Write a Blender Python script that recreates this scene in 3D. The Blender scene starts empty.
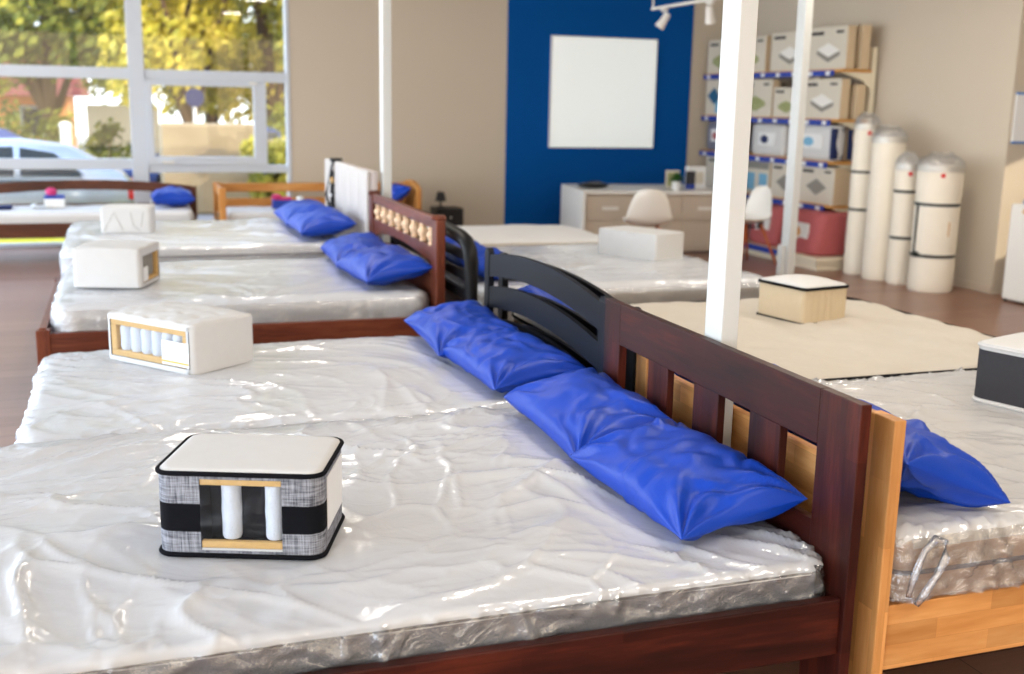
import bpy, bmesh, math, random
from mathutils import Vector, Matrix, noise, Euler
R = math.radians
C = bpy.context.scene.collection
scene = bpy.context.scene

# ------------------------------------------------------------------ helpers
def chain_off(o):
    v = Vector((0, 0, 0))
    while o is not None:
        v += o.location; o = o.parent
    return v

class MB:
    """collects shapes in one bmesh; build() links them as one object"""
    def __init__(s): s.bm = bmesh.new()
    def _add(s, verts, faces, M=None, mi=0):
        vs = [s.bm.verts.new(M @ Vector(v) if M else Vector(v)) for v in verts]
        out = []
        for f in faces:
            try:
                q = s.bm.faces.new([vs[i] for i in f]); q.material_index = mi; out.append(q)
            except ValueError: pass
        return vs, out
    def box(s, x0, x1, y0, y1, z0, z1, b=0.004, M=None, seg=2, mi=0):
        v = [(x, y, z) for z in (z0, z1) for y in (y0, y1) for x in (x0, x1)]
        f = [(0, 2, 3, 1), (4, 5, 7, 6), (0, 1, 5, 4), (2, 6, 7, 3), (0, 4, 6, 2), (1, 3, 7, 5)]
        vs, fs = s._add(v, f, M, mi)
        if b > 0:
            b = min(b, .45 * min(abs(x1 - x0), abs(y1 - y0), abs(z1 - z0)))
            ed = list({e for q in fs for e in q.edges})
            r = bmesh.ops.bevel(s.bm, geom=ed, offset=b, segments=seg, affect='EDGES', profile=.5)
            for q in r['faces']: q.material_index = mi
        return s
    def prism(s, pts, axis, a, b, mi=0, bev=0, M=None):
        """polygon pts (2D) extruded along axis from a to b"""
        def P(p, t):
            return {'x': (t, p[0], p[1]), 'y': (p[0], t, p[1]), 'z': (p[0], p[1], t)}[axis]
        n = len(pts)
        v = [P(p, a) for p in pts] + [P(p, b) for p in pts]
        f = [tuple(range(n))[::-1], tuple(range(n, 2 * n))] + [(i, (i + 1) % n, n + (i + 1) % n, n + i) for i in range(n)]
        vs, fs = s._add(v, f, M, mi)
        if bev:
            ed = list({e for q in fs[:2] for e in q.edges})
            bmesh.ops.bevel(s.bm, geom=ed, offset=bev, segments=2, affect='EDGES', profile=.5)
        return s
    def lathe(s, prof, n=20, M=None, mi=0, cap=True):
        """prof: (r,z) list around local z"""
        v = []; f = []
        for r, z in prof:
            for k in range(n):
                a = 2 * math.pi * k / n
                v.append((r * math.cos(a), r * math.sin(a), z))
        for i in range(len(prof) - 1):
            for k in range(n):
                k2 = (k + 1) % n
                f.append((i * n + k, i * n + k2, (i + 1) * n + k2, (i + 1) * n + k))
        if cap:
            f.append(tuple(range(n))[::-1]); f.append(tuple(range((len(prof) - 1) * n, len(prof) * n)))
        s._add(v, f, M, mi); return s
    def tube(s, pts, r, n=8, closed=False, mi=0, M=None, taper=None):
        pts = [Vector(p) for p in pts]; m = len(pts); v = []; f = []
        up = Vector((0, 0, 1))
        for i, p in enumerate(pts):
            if closed: t = pts[(i + 1) % m] - pts[i - 1]
            else: t = pts[min(i + 1, m - 1)] - pts[max(i - 1, 0)]
            t.normalize()
            a = t.cross(up)
            if a.length < 1e-3: a = t.cross(Vector((1, 0, 0)))
            a.normalize(); c = a.cross(t)
            rr = r if taper is None else r * taper[i]
            for k in range(n):
                q = 2 * math.pi * k / n
                v.append(p + a * rr * math.cos(q) + c * rr * math.sin(q))
        rng = m if closed else m - 1
        for i in range(rng):
            j = (i + 1) % m
            for k in range(n):
                k2 = (k + 1) % n
                f.append((i * n + k, i * n + k2, j * n + k2, j * n + k))
        if not closed:
            f.append(tuple(range(n))[::-1]); f.append(tuple(range((m - 1) * n, m * n)))
        s._add(v, f, M, mi); return s
    def sphere(s, c, r, sc=(1, 1, 1), mi=0, u=12, v=8, M=None):
        MM = Matrix.Translation(c) @ Matrix.Diagonal((r * sc[0], r * sc[1], r * sc[2], 1))
        if M: MM = M @ MM
        res = bmesh.ops.create_uvsphere(s.bm, u_segments=u, v_segments=v, radius=1, matrix=MM)
        for q in {q for w in res['verts'] for q in w.link_faces}: q.material_index = mi
        return s
    def raw(s, v, f, mi=0, M=None):
        s._add(v, f, M, mi); return s
    def build(s, name, mats, parent=None, world=False, smooth=False, angle=None):
        if not isinstance(mats, (list, tuple)): mats = [mats]
        bmesh.ops.recalc_face_normals(s.bm, faces=s.bm.faces)
        if world and parent is not None:
            bmesh.ops.translate(s.bm, verts=s.bm.verts, vec=-chain_off(parent))
        me = bpy.data.meshes.new(name); s.bm.to_mesh(me); s.bm.free()
        for m in mats: me.materials.append(m)
        if smooth or angle:
            me.polygons.foreach_set('use_smooth', [True] * len(me.polygons))
            if angle:
                try: me.set_sharp_from_angle(angle=R(angle))
                except Exception: pass
        o = bpy.data.objects.new(name, me); C.objects.link(o)
        if parent is not None: o.parent = parent
        return o

def fast_mesh(name, verts, faces, mats, parent=None, smooth=True, idx=None):
    me = bpy.data.meshes.new(name); me.from_pydata(verts, [], faces)
    if not isinstance(mats, (list, tuple)): mats = [mats]
    for m in mats: me.materials.append(m)
    if smooth: me.polygons.foreach_set('use_smooth', [True] * len(me.polygons))
    if idx: me.polygons.foreach_set('material_index', idx)
    me.update()
    o = bpy.data.objects.new(name, me); C.objects.link(o)
    if parent is not None: o.parent = parent
    return o

def tag(o, label, cat, group=None):
    o['label'] = label; o['category'] = cat
    if group: o['group'] = group
    return o
def thing(name, label, cat, loc=(0, 0, 0), rz=0, group=None):
    o = bpy.data.objects.new(name, None); C.objects.link(o)
    o.empty_display_size = .1
    o.location = loc; o.rotation_euler = (0, 0, rz)
    return tag(o, label, cat, group)
def struct(o): o['kind'] = 'structure'; return o

# ------------------------------------------------------------------ materials
def lin(c):
    return tuple(((x / 255) / 12.92 if x / 255 <= .04045 else ((x / 255 + .055) / 1.055) ** 2.4) for x in c) + (1,)
def newmat(name):
    m = bpy.data.materials.new(name); m.use_nodes = True
    nt = m.node_tree; b = nt.nodes['Principled BSDF']
    return m, nt, b
def N(nt, t, **kw):
    n = nt.nodes.new(t)
    for k, v in kw.items():
        if k.startswith('i_'):
            n.inputs[k[2:].replace('_', ' ')].default_value = v
        else: setattr(n, k, v)
    return n
def L(nt, a, b): nt.links.new(a, b)
def plain(name, rgb, rough=.6, var=.06, scale=8, bump=0, bscale=60, spec=None, metallic=0, coat=0):
    if spec is None: spec = .12 if rough > .75 else .4
    m, nt, b = newmat(name)
    tc = N(nt, 'ShaderNodeTexCoord'); nz = N(nt, 'ShaderNodeTexNoise', i_Scale=scale, i_Detail=4.0)
    L(nt, tc.outputs['Object'], nz.inputs['Vector'])
    c = lin(rgb)
    mx = N(nt, 'ShaderNodeMix', data_type='RGBA')
    mx.inputs[6].default_value = tuple(x * (1 - var) for x in c[:3]) + (1,)
    mx.inputs[7].default_value = tuple(min(1, x * (1 + var)) for x in c[:3]) + (1,)
    L(nt, nz.outputs['Fac'], mx.inputs[0]); L(nt, mx.outputs[2], b.inputs['Base Color'])
    b.inputs['Roughness'].default_value = rough; b.inputs['Specular IOR Level'].default_value = spec
    b.inputs['Metallic'].default_value = metallic; b.inputs['Coat Weight'].default_value = coat
    if bump:
        n2 = N(nt, 'ShaderNodeTexNoise', i_Scale=bscale, i_Detail=3.0); L(nt, tc.outputs['Object'], n2.inputs['Vector'])
        bp = N(nt, 'ShaderNodeBump', i_Strength=bump, i_Distance=.01)
        L(nt, n2.outputs['Fac'], bp.inputs['Height']); L(nt, bp.outputs['Normal'], b.inputs['Normal'])
    return m
def wood(name, dark, mid, light, axis='x', rough=.35, scale=6, blocks=None, coat=.0, spec=.3):
    """procedural timber, grain along axis; blocks=(length,height) adds finger-jointed staves"""
    m, nt, b = newmat(name)
    tc = N(nt, 'ShaderNodeTexCoord'); mp = N(nt, 'ShaderNodeMapping')
    s = {'x': (.12, 1, 1), 'y': (1, .12, 1), 'z': (1, 1, .12)}[axis]
    mp.inputs['Scale'].default_value = s
    L(nt, tc.outputs['Object'], mp.inputs['Vector'])
    n1 = N(nt, 'ShaderNodeTexNoise', i_Scale=scale, i_Detail=6.0, i_Roughness=.6, i_Distortion=1.2)
    n2 = N(nt, 'ShaderNodeTexNoise', i_Scale=scale * 12, i_Detail=4.0)
    L(nt, mp.outputs['Vector'], n1.inputs['Vector']); L(nt, mp.outputs['Vector'], n2.inputs['Vector'])
    ad = N(nt, 'ShaderNodeMath', operation='MULTIPLY_ADD'); ad.inputs[1].default_value = .35
    L(nt, n2.outputs['Fac'], ad.inputs[0]); L(nt, n1.outputs['Fac'], ad.inputs[2])
    cr = N(nt, 'ShaderNodeValToRGB'); e = cr.color_ramp.elements
    e[0].position = .42; e[0].color = lin(dark); e[1].position = .95; e[1].color = lin(light)
    x = e.new(.68); x.color = lin(mid)
    L(nt, ad.outputs[0], cr.inputs['Fac'])
    col = cr.outputs['Color']
    if blocks:
        sp = N(nt, 'ShaderNodeSeparateXYZ'); cb = N(nt, 'ShaderNodeCombineXYZ')
        L(nt, tc.outputs['Object'], sp.inputs[0])
        g = {'x': ('X', 'Z', 'Y'), 'y': ('Y', 'Z', 'X'), 'z': ('Z', 'Y', 'X')}[axis]
        L(nt, sp.outputs[g[0]], cb.inputs[0])
        a2 = N(nt, 'ShaderNodeMath', operation='ADD'); L(nt, sp.outputs[g[1]], a2.inputs[0]); L(nt, sp.outputs[g[2]], a2.inputs[1])
        L(nt, a2.outputs[0], cb.inputs[1])
        br = N(nt, 'ShaderNodeTexBrick', i_Scale=1.0)
        br.inputs['Brick Width'].default_value = blocks[0]; br.inputs['Row Height'].default_value = blocks[1]
        br.inputs['Mortar Size'].default_value = .0006
        br.inputs['Color1'].default_value = (.72, .70, .68, 1); br.inputs['Color2'].default_value = (1.12, 1.1, 1.08, 1)
        br.inputs['Mortar'].default_value = (.7, .6, .5, 1)
        L(nt, cb.outputs[0], br.inputs['Vector'])
        mm = N(nt, 'ShaderNodeMix', data_type='RGBA', blend_type='MULTIPLY'); mm.inputs[0].default_value = 1
        L(nt, col, mm.inputs[6]); L(nt, br.outputs['Color'], mm.inputs[7]); col = mm.outputs[2]
    L(nt, col, b.inputs['Base Color'])
    b.inputs['Roughness'].default_value = rough; b.inputs['Specular IOR Level'].default_value = spec; b.inputs['Coat Weight'].default_value = coat; b.inputs['Coat Roughness'].default_value = .2
    bp = N(nt, 'ShaderNodeBump', i_Strength=.08, i_Distance=.004)
    L(nt, n2.outputs['Fac'], bp.inputs['Height']); L(nt, bp.outputs['Normal'], b.inputs['Normal'])
    return m
def wood3(name, d, m_, l, **k):
    return {a: wood('%s_%s' % (name, a), d, m_, l, axis=a, **k) for a in 'xyz'}

def plastic_film(name, white=.13, gloss=1.3, tint=(.98, .985, 1), bump=.7, bscale=14, rough=.10):
    m = bpy.data.materials.new(name); m.use_nodes = True; nt = m.node_tree; nt.nodes.clear()
    out = N(nt, 'ShaderNodeOutputMaterial')
    tc = N(nt, 'ShaderNodeTexCoord')
    n1 = N(nt, 'ShaderNodeTexNoise', i_Scale=bscale * .45, i_Detail=5.0, i_Roughness=.55, i_Distortion=1.8)
    L(nt, tc.outputs['Object'], n1.inputs['Vector'])
    ab = N(nt, 'ShaderNodeMath', operation='SUBTRACT'); ab.inputs[1].default_value = .5; L(nt, n1.outputs['Fac'], ab.inputs[0])
    a2 = N(nt, 'ShaderNodeMath', operation='ABSOLUTE'); L(nt, ab.outputs[0], a2.inputs[0])
    bp = N(nt, 'ShaderNodeBump', i_Strength=bump, i_Distance=.03); bp.invert = True
    L(nt, a2.outputs[0], bp.inputs['Height'])
    tr = N(nt, 'ShaderNodeBsdfTransparent'); tr.inputs[0].default_value = tint + (1,)
    df = N(nt, 'ShaderNodeBsdfDiffuse'); df.inputs[0].default_value = (.9, .92, .95, 1); L(nt, bp.outputs['Normal'], df.inputs['Normal'])
    gl = N(nt, 'ShaderNodeBsdfGlossy'); gl.inputs['Roughness'].default_value = rough; L(nt, bp.outputs['Normal'], gl.inputs['Normal'])
    gl.inputs[0].default_value = (.95, .97, 1, 1)
    lw = N(nt, 'ShaderNodeLayerWeight', i_Blend=.35); L(nt, bp.outputs['Normal'], lw.inputs['Normal'])
    mu = N(nt, 'ShaderNodeMath', operation='MULTIPLY_ADD'); mu.inputs[1].default_value = gloss; mu.inputs[2].default_value = .05
    L(nt, lw.outputs['Fresnel'], mu.inputs[0])
    m1 = N(nt, 'ShaderNodeMixShader'); m1.inputs[0].default_value = white
    L(nt, tr.outputs[0], m1.inputs[1]); L(nt, df.outputs[0], m1.inputs[2])
    m2 = N(nt, 'ShaderNodeMixShader'); L(nt, mu.outputs[0], m2.inputs[0]); L(nt, m1.outputs[0], m2.inputs[1]); L(nt, gl.outputs[0], m2.inputs[2])
    L(nt, m2.outputs[0], out.inputs['Surface'])
    return m
def glass_thin(name, tint=(.97, .99, .98), refl=.06):
    m = bpy.data.materials.new(name); m.use_nodes = True; nt = m.node_tree; nt.nodes.clear()
    out = N(nt, 'ShaderNodeOutputMaterial'); tr = N(nt, 'ShaderNodeBsdfTransparent'); tr.inputs[0].default_value = tint + (1,)
    gl = N(nt, 'ShaderNodeBsdfGlossy'); gl.inputs['Roughness'].default_value = .02
    mx = N(nt, 'ShaderNodeMixShader'); mx.inputs[0].default_value = refl
    L(nt, tr.outputs[0], mx.inputs[1]); L(nt, gl.outputs[0], mx.inputs[2]); L(nt, mx.outputs[0], out.inputs['Surface'])
    return m
def emit(name, col, st):
    m = bpy.data.materials.new(name); m.use_nodes = True; nt = m.node_tree; nt.nodes.clear()
    out = N(nt, 'ShaderNodeOutputMaterial'); e = N(nt, 'ShaderNodeEmission'); e.inputs[0].default_value = col + (1,); e.inputs[1].default_value = st
    L(nt, e.outputs[0], out.inputs['Surface']); return m

M = {}
M['mahog'] = wood3('mahogany', (26, 9, 8), (58, 22, 17), (98, 42, 27), rough=.4, spec=.2, scale=5, blocks=(.55, .085))
M['brown'] = wood3('brown_stain', (68, 30, 20), (108, 54, 36), (140, 78, 52), rough=.38, scale=6)
M['walnut'] = wood3('walnut', (58, 30, 18), (88, 48, 30), (112, 66, 42), rough=.45, scale=6)
M['navy'] = wood3('black_stain', (4, 7, 13), (8, 13, 23), (17, 24, 37), rough=.45, spec=.16, scale=6)
M['black'] = wood3('black_wood', (5, 5, 7), (9, 9, 12), (17, 16, 19), rough=.45, spec=.2, scale=6)
M['beech'] = wood3('beech', (186, 122, 62), (214, 154, 92), (232, 182, 124), rough=.4, scale=5, blocks=(.38, .062))
M['pine'] = wood3('pine', (170, 104, 44), (196, 132, 66), (216, 160, 96), rough=.45, scale=5)
M['palewood'] = plain('pale_turned_wood', (232, 196, 158), .4, .06, 12)
M['white'] = plain('white_fabric', (206, 206, 205), .85, .03, 20, .15, 300)
M['tick'] = plain('mattress_ticking', (222, 222, 222), .8, .02, 6, .2, 140)
M['cream'] = plain('cream_ticking', (194, 187, 176), .8, .04, 8, .5, 24)
M['greyband'] = plain('grey_brown_band', (108, 107, 112), .8, .12, 14, .3, 200)
M['tanband'] = plain('tan_band', (176, 150, 126), .8, .1, 14, .3, 200)
M['darkpipe'] = plain('dark_piping', (44, 46, 52), .8, .1, 60)
M['blackpipe'] = plain('black_piping', (14, 15, 20), .9, .15, 200, .3, 500)
M['blue'] = plain('blue_cotton', (4, 60, 170), .45, .04, 5, .08, 120, spec=.35)
M['charcoal'] = plain('charcoal_fabric', (66, 66, 70), .9, .1, 60, .3, 500)
M['beigeknit'] = plain('beige_knit', (206, 188, 158), .85, .05, 30, .2, 300)
M['foam'] = plain('yellow_foam', (210, 172, 114), .9, .1, 60, .4, 200)
M['spring'] = plain('spring_pocket', (206, 212, 222), .7, .05, 30, .3, 120)
M['darkin'] = plain('dark_felt', (26, 30, 44), .8, .2, 10)
M['paper'] = plain('white_card', (228, 229, 228), .5, .01, 5)
M['yellow'] = plain('yellow_print', (214, 168, 48), .5)
M['post'] = plain('white_paint', (202, 204, 202), .4, .02, 3, .04, 40)
M['desk'] = plain('white_laminate', (230, 228, 222), .35, .02, 3)
M['deskbeige'] = plain('beige_laminate', (196, 182, 164), .45, .04, 3)
M['film'] = plastic_film('clear_film')
M['filmtop'] = plastic_film('clear_film_milky', white=.47, gloss=.62, bump=.16, bscale=12, rough=.13)
M['clear'] = glass_thin('clear_plastic', (.93, .95, .97), .045)
M['glass'] = glass_thin('window_glass')
M['upvc'] = plain('window_frame_white', (196, 203, 212), .4, .02, 3)
M['metalwhite'] = plain('white_metal', (225, 222, 216), .4, .02, 3)
M['shelfcream'] = plain('cream_metal', (232, 222, 198), .45, .02, 3)
M['stripblue'] = plain('blue_price_strip', (32, 62, 158), .4, .05, 3)
M['striporange'] = plain('orange_edge', (216, 158, 84), .5, .05, 3)
M['kraft'] = plain('kraft_card', (206, 184, 152), .7, .04, 5)
M['boxwhite'] = plain('white_carton', (208, 200, 184), .6, .03, 5)
M['ink'] = plain('dark_ink', (58, 56, 58), .6)
M['inkgrey'] = plain('grey_print', (136, 132, 124), .6)
M['inkgreen'] = plain('green_print', (150, 156, 104), .6)
M['cyan'] = plain('light_blue_print', (120, 176, 208), .5)
M['petrol'] = plain('petrol_print', (24, 92, 132), .5)
M['redbag'] = plain('red_blanket', (176, 90, 92), .7, .12, 12, .3, 30)
M['greybag'] = plain('grey_blanket', (122, 124, 142), .7, .12, 12, .3, 30)
M['navyfab'] = plain('navy_fabric', (22, 36, 84), .7)
M['redlogo'] = plain('red_mark', (206, 34, 36), .5)
M['strap'] = plain('black_strap', (18, 26, 24), .5)
M['rollwhite'] = plain('rolled_ticking', (236, 228, 212), .6, .04, 6, .3, 18)
M['leaf'] = plain('pot_leaf', (48, 100, 36), .6)
M['blackplastic'] = plain('black_plastic', (20, 20, 24), .4)
M['orangewood'] = plain('orange_beech_leg', (172, 88, 44), .5)
M['chair'] = plain('white_shell', (238, 234, 226), .35, .01, 3)
M['upholstery'] = plain('white_leatherette', (186, 180, 176), .5, .03, 6, .15, 60)
M['upside'] = plain('lilac_grey_upholstery', (196, 186, 184), .6, .03, 6)
M['pink'] = plain('pink_print', (206, 60, 120), .6)
M['coolerblue'] = plain('cooler_blue', (28, 120, 200), .35)
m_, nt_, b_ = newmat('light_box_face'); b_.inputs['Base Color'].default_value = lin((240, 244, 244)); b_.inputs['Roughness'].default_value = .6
b_.inputs['Emission Color'].default_value = (.9, 1, 1, 1); b_.inputs['Emission Strength'].default_value = .2  # white board face given a faint glow to lift its brightness
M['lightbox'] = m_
M['led'] = emit('lamp_diffuser', (1, .9, .75), 3)  # glowing face of the added overhead fill panels

def plaid():
    m, nt, b = newmat('grey_tweed')
    tc = N(nt, 'ShaderNodeTexCoord')
    cols = []
    for sc in ((900, 60, 60), (60, 60, 900)):
        mp = N(nt, 'ShaderNodeMapping'); mp.inputs['Scale'].default_value = (sc[0] * .25, sc[0] * .25 if sc[0] > 100 else 20, sc[2] * .25)
        L(nt, tc.outputs['Object'], mp.inputs[0])
        n = N(nt, 'ShaderNodeTexNoise', i_Scale=1.0, i_Detail=2.0); L(nt, mp.outputs[0], n.inputs['Vector']); cols.append(n)
    a = N(nt, 'ShaderNodeMath', operation='ADD'); L(nt, cols[0].outputs['Fac'], a.inputs[0]); L(nt, cols[1].outputs['Fac'], a.inputs[1])
    cr = N(nt, 'ShaderNodeValToRGB'); e = cr.color_ramp.elements
    h = N(nt, 'ShaderNodeMath', operation='MULTIPLY'); h.inputs[1].default_value = .5; L(nt, a.outputs[0], h.inputs[0])
    e[0].position = .36; e[0].color = lin((66, 68, 78)); e[1].position = .64; e[1].color = lin((158, 161, 170))
    L(nt, h.outputs[0], cr.inputs[0]); L(nt, cr.outputs[0], b.inputs['Base Color']); b.inputs['Roughness'].default_value = .9
    return m
M['tweed'] = plaid()

# ------------------------------------------------------------------ generic shapes
def fbm(p, sc, o=4, seed=0.):
    return noise.fractal(Vector((p[0] * sc + seed, p[1] * sc - seed * .7, seed * 1.3)), 1.0, 2.0, o)
def ridge(p, sc, seed=0., warp=.35):
    q = Vector((p[0] * sc + seed, p[1] * sc + seed * .37, seed * 2.1))
    w = Vector((noise.noise(q * .8 + Vector((5, 1, 3))), noise.noise(q * .8 + Vector((9, 7, 2))), 0)) * warp * 2
    return 1 - abs(noise.noise(q + w)) * 2.2
def crease(x, y, seed):
    """thin straight-ish creases: borders of a warped cell pattern, fading in and out"""
    q = Vector((x + seed, y - seed * .6, seed * .3))
    w = Vector((noise.noise(q * 1.2), noise.noise(q * 1.2 + Vector((4, 8, 1))), 0)) * .35
    d, _ = noise.voronoi(q + w)
    k = d[1] - d[0]
    m = max(0, .5 + noise.noise(q * .9 + Vector((2, 2, 7))) * 1.3)
    return math.exp(-k / .075) * m, d[0]
def film_wrinkle(seed, amp, flat=()):
    """taut sheet with long soft folds and thin sharp creases, flattened under things that weigh on it"""
    def f(x, y, d):
        a = noise.noise(Vector((x * .8 + seed, y * .8, seed))) * 1.4 - .5
        ca, sa = math.cos(a), math.sin(a)
        u, v = x * ca + y * sa, -x * sa + y * ca
        h = max(0, ridge((u * .5, v * 1.4), 2.3, seed)) ** 3 * .55
        c1, f1 = crease(u * 1.5, v * 4.2, seed + 3); c2, f2 = crease(u * 5.5, v * 3.0, seed + 9); c3, _ = crease(u * 5, v * 11, seed + 17)
        h += c1 * 1.0 + f1 * .32 + c2 * .60 + f2 * .14 + c3 * .24
        h += fbm((x, y), 2.2, 2, seed) * .6
        for fx, fy, fr in flat:
            q = math.hypot(x - fx, y - fy) / fr
            if q < 1.6: h = h * (1 - math.exp(-q ** 4 * 1.2)) + .1 * math.exp(-q ** 4 * 1.2)
        return h * amp
    return f
def side_wrinkle(seed, amp, base, flat=()):
    top = film_wrinkle(seed, base, flat)
    def f(x, y, d):
        if d < .02: return top(x, y, d)
        t = x + y
        h = max(0, ridge((t * 2.6 + d * 1.2, d * 1.6), 2.6, seed + 5)) ** 4 * 1.0 + max(0, ridge((t * 2.0 + d * 7, d * 3), 4.5, seed + 8)) ** 4 * .8
        h += max(0, ridge((t * 2.0 - d * 9, d * 2), 5.0, seed + 18)) ** 4 * .7 + fbm((t, d * 2), 9, 2, seed) * .5
        return amp * h
    return f
def slab(lx, ly, z0, z1, re, rc, res, disp=None, skip_inner=None):
    """rounded mattress shape (open below): list of verts, faces, per-face outward distance"""
    a, b = lx / 2 - re, ly / 2 - re
    rin = max(rc - re, .004); Lr = re * math.pi / 2
    ext = Lr + max(0, (z1 - z0) - re)
    nx = max(4, int(round(2 * (a + ext) / res))); ny = max(4, int(round(2 * (b + ext) / res)))
    V = []; D = []
    for j in range(ny + 1):
        for i in range(nx + 1):
            x = -(a + ext) + 2 * (a + ext) * i / nx; y = -(b + ext) + 2 * (b + ext) * j / ny
            qx, qy = abs(x) - (a - rin), abs(y) - (b - rin)
            sx = 1 if x >= 0 else -1; sy = 1 if y >= 0 else -1
            if qx > 0 and qy > 0:
                l = math.hypot(qx, qy); d = l - rin; n = (sx * qx / l, sy * qy / l)
            elif qx > qy: d = qx - rin; n = (sx, 0)
            else: d = qy - rin; n = (0, sy)
            if d <= 0: P = Vector((x, y, z1)); nn = Vector((0, 0, 1))
            else:
                bx, by = x - n[0] * d, y - n[1] * d
                if d < Lr:
                    t = d / re; o = re * math.sin(t); z = z1 - re * (1 - math.cos(t)); nn = Vector((n[0] * math.sin(t), n[1] * math.sin(t), math.cos(t)))
                else:
                    o = re; z = max(z0, z1 - re - (d - Lr)); nn = Vector((n[0], n[1], 0))
                P = Vector((bx + n[0] * o, by + n[1] * o, z))
            if disp: P = P + nn * disp(P.x if d < 0 else x, P.y if d < 0 else y, d)
            V.append(P); D.append(d)
    F = []; FD = []
    W = nx + 1
    for j in range(ny):
        for i in range(nx):
            q = (j * W + i, j * W + i + 1, (j + 1) * W + i + 1, (j + 1) * W + i)
            m = min(D[k] for k in q)
            if m > ext + .001: continue
            if skip_inner is not None and max(D[k] for k in q) < skip_inner: continue
            F.append(q); FD.append(sum(D[k] for k in q) / 4)
    return V, F, FD, Lr
def rrect(lx, ly, r, n=6):
    pts = []
    for cx, cy, a0 in ((lx / 2 - r, -ly / 2 + r, -90), (lx / 2 - r, ly / 2 - r, 0), (-lx / 2 + r, ly / 2 - r, 90), (-lx / 2 + r, -ly / 2 + r, 180)):
        for k in range(n + 1):
            t = R(a0 + 90 * k / n); pts.append((cx + r * math.cos(t), cy + r * math.sin(t)))
    return pts

def mattress(label, x0, x1, y0, y1, z0, z1, mats, re=.045, rc=.09, res=.03, top_amp=.006, seed=1., pipe=None, pipe_z=None,
             cover=None, cover_res=.018, cover_amp=.012, side_amp=.008, band_from=None, group=None, pad=.012, low_pipe=None, flat=()):
    cx, cy = (x0 + x1) / 2, (y0 + y1) / 2
    lx, ly = x1 - x0, y1 - y0
    t = thing('mattress', label, 'mattress', (cx, cy, z0), 0, group)
    h = z1 - z0
    def dsp(x, y, d): return (fbm((x, y), 2.2, 3, seed) * top_amp + ridge((x, y), 5, seed) * top_amp * .25) if d < .05 else 0
    V, F, FD, Lr = slab(lx, ly, 0, h, re, rc, res, dsp)
    # a flat underside closes the shape
    k = len(V); pts = rrect(lx * .985, ly * .985, rc)
    V2 = V + [Vector((p[0], p[1], .002)) for p in pts]; F2 = F + [tuple(range(k, k + len(pts)))[::-1]]
    lim = Lr * .8 if band_from is None else band_from
    idx = [1 if d > lim else 0 for d in FD] + [1]
    fast_mesh('body', V2, F2, [mats[0], mats[1]], t, True, idx)
    if pipe:
        pz = h - re * .3 if pipe_z is None else pipe_z
        mb = MB(); o = re * (1 - .55)
        pp = rrect(lx - .004, ly - .004, rc, 8)
        mb.tube([(p[0], p[1], pz - .006) for p in pp], .008, 6, True); mb.build('piping', pipe, t, smooth=True)
    if low_pipe:
        mb = MB(); pp = rrect(lx, ly, rc, 8); mb.tube([(p[0], p[1], .012) for p in pp], .008, 6, True); mb.build('piping', low_pipe, t, smooth=True)
    if cover:
        V, F, FD, Lr = slab(lx + 2 * pad, ly + 2 * pad, .004, h + pad * .6, re * 1.1, rc * 1.05, cover_res, side_wrinkle(seed, side_amp, cover_amp, [(fx - cx, fy - cy, fr) for fx, fy, fr in flat]))
        o = fast_mesh('plastic_cover', V, F, [cover, M['film']], t, True, [1 if d > Lr * .6 else 0 for d in FD])
        o['label'] = 'clear crinkled plastic wrap'
    return t

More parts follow.
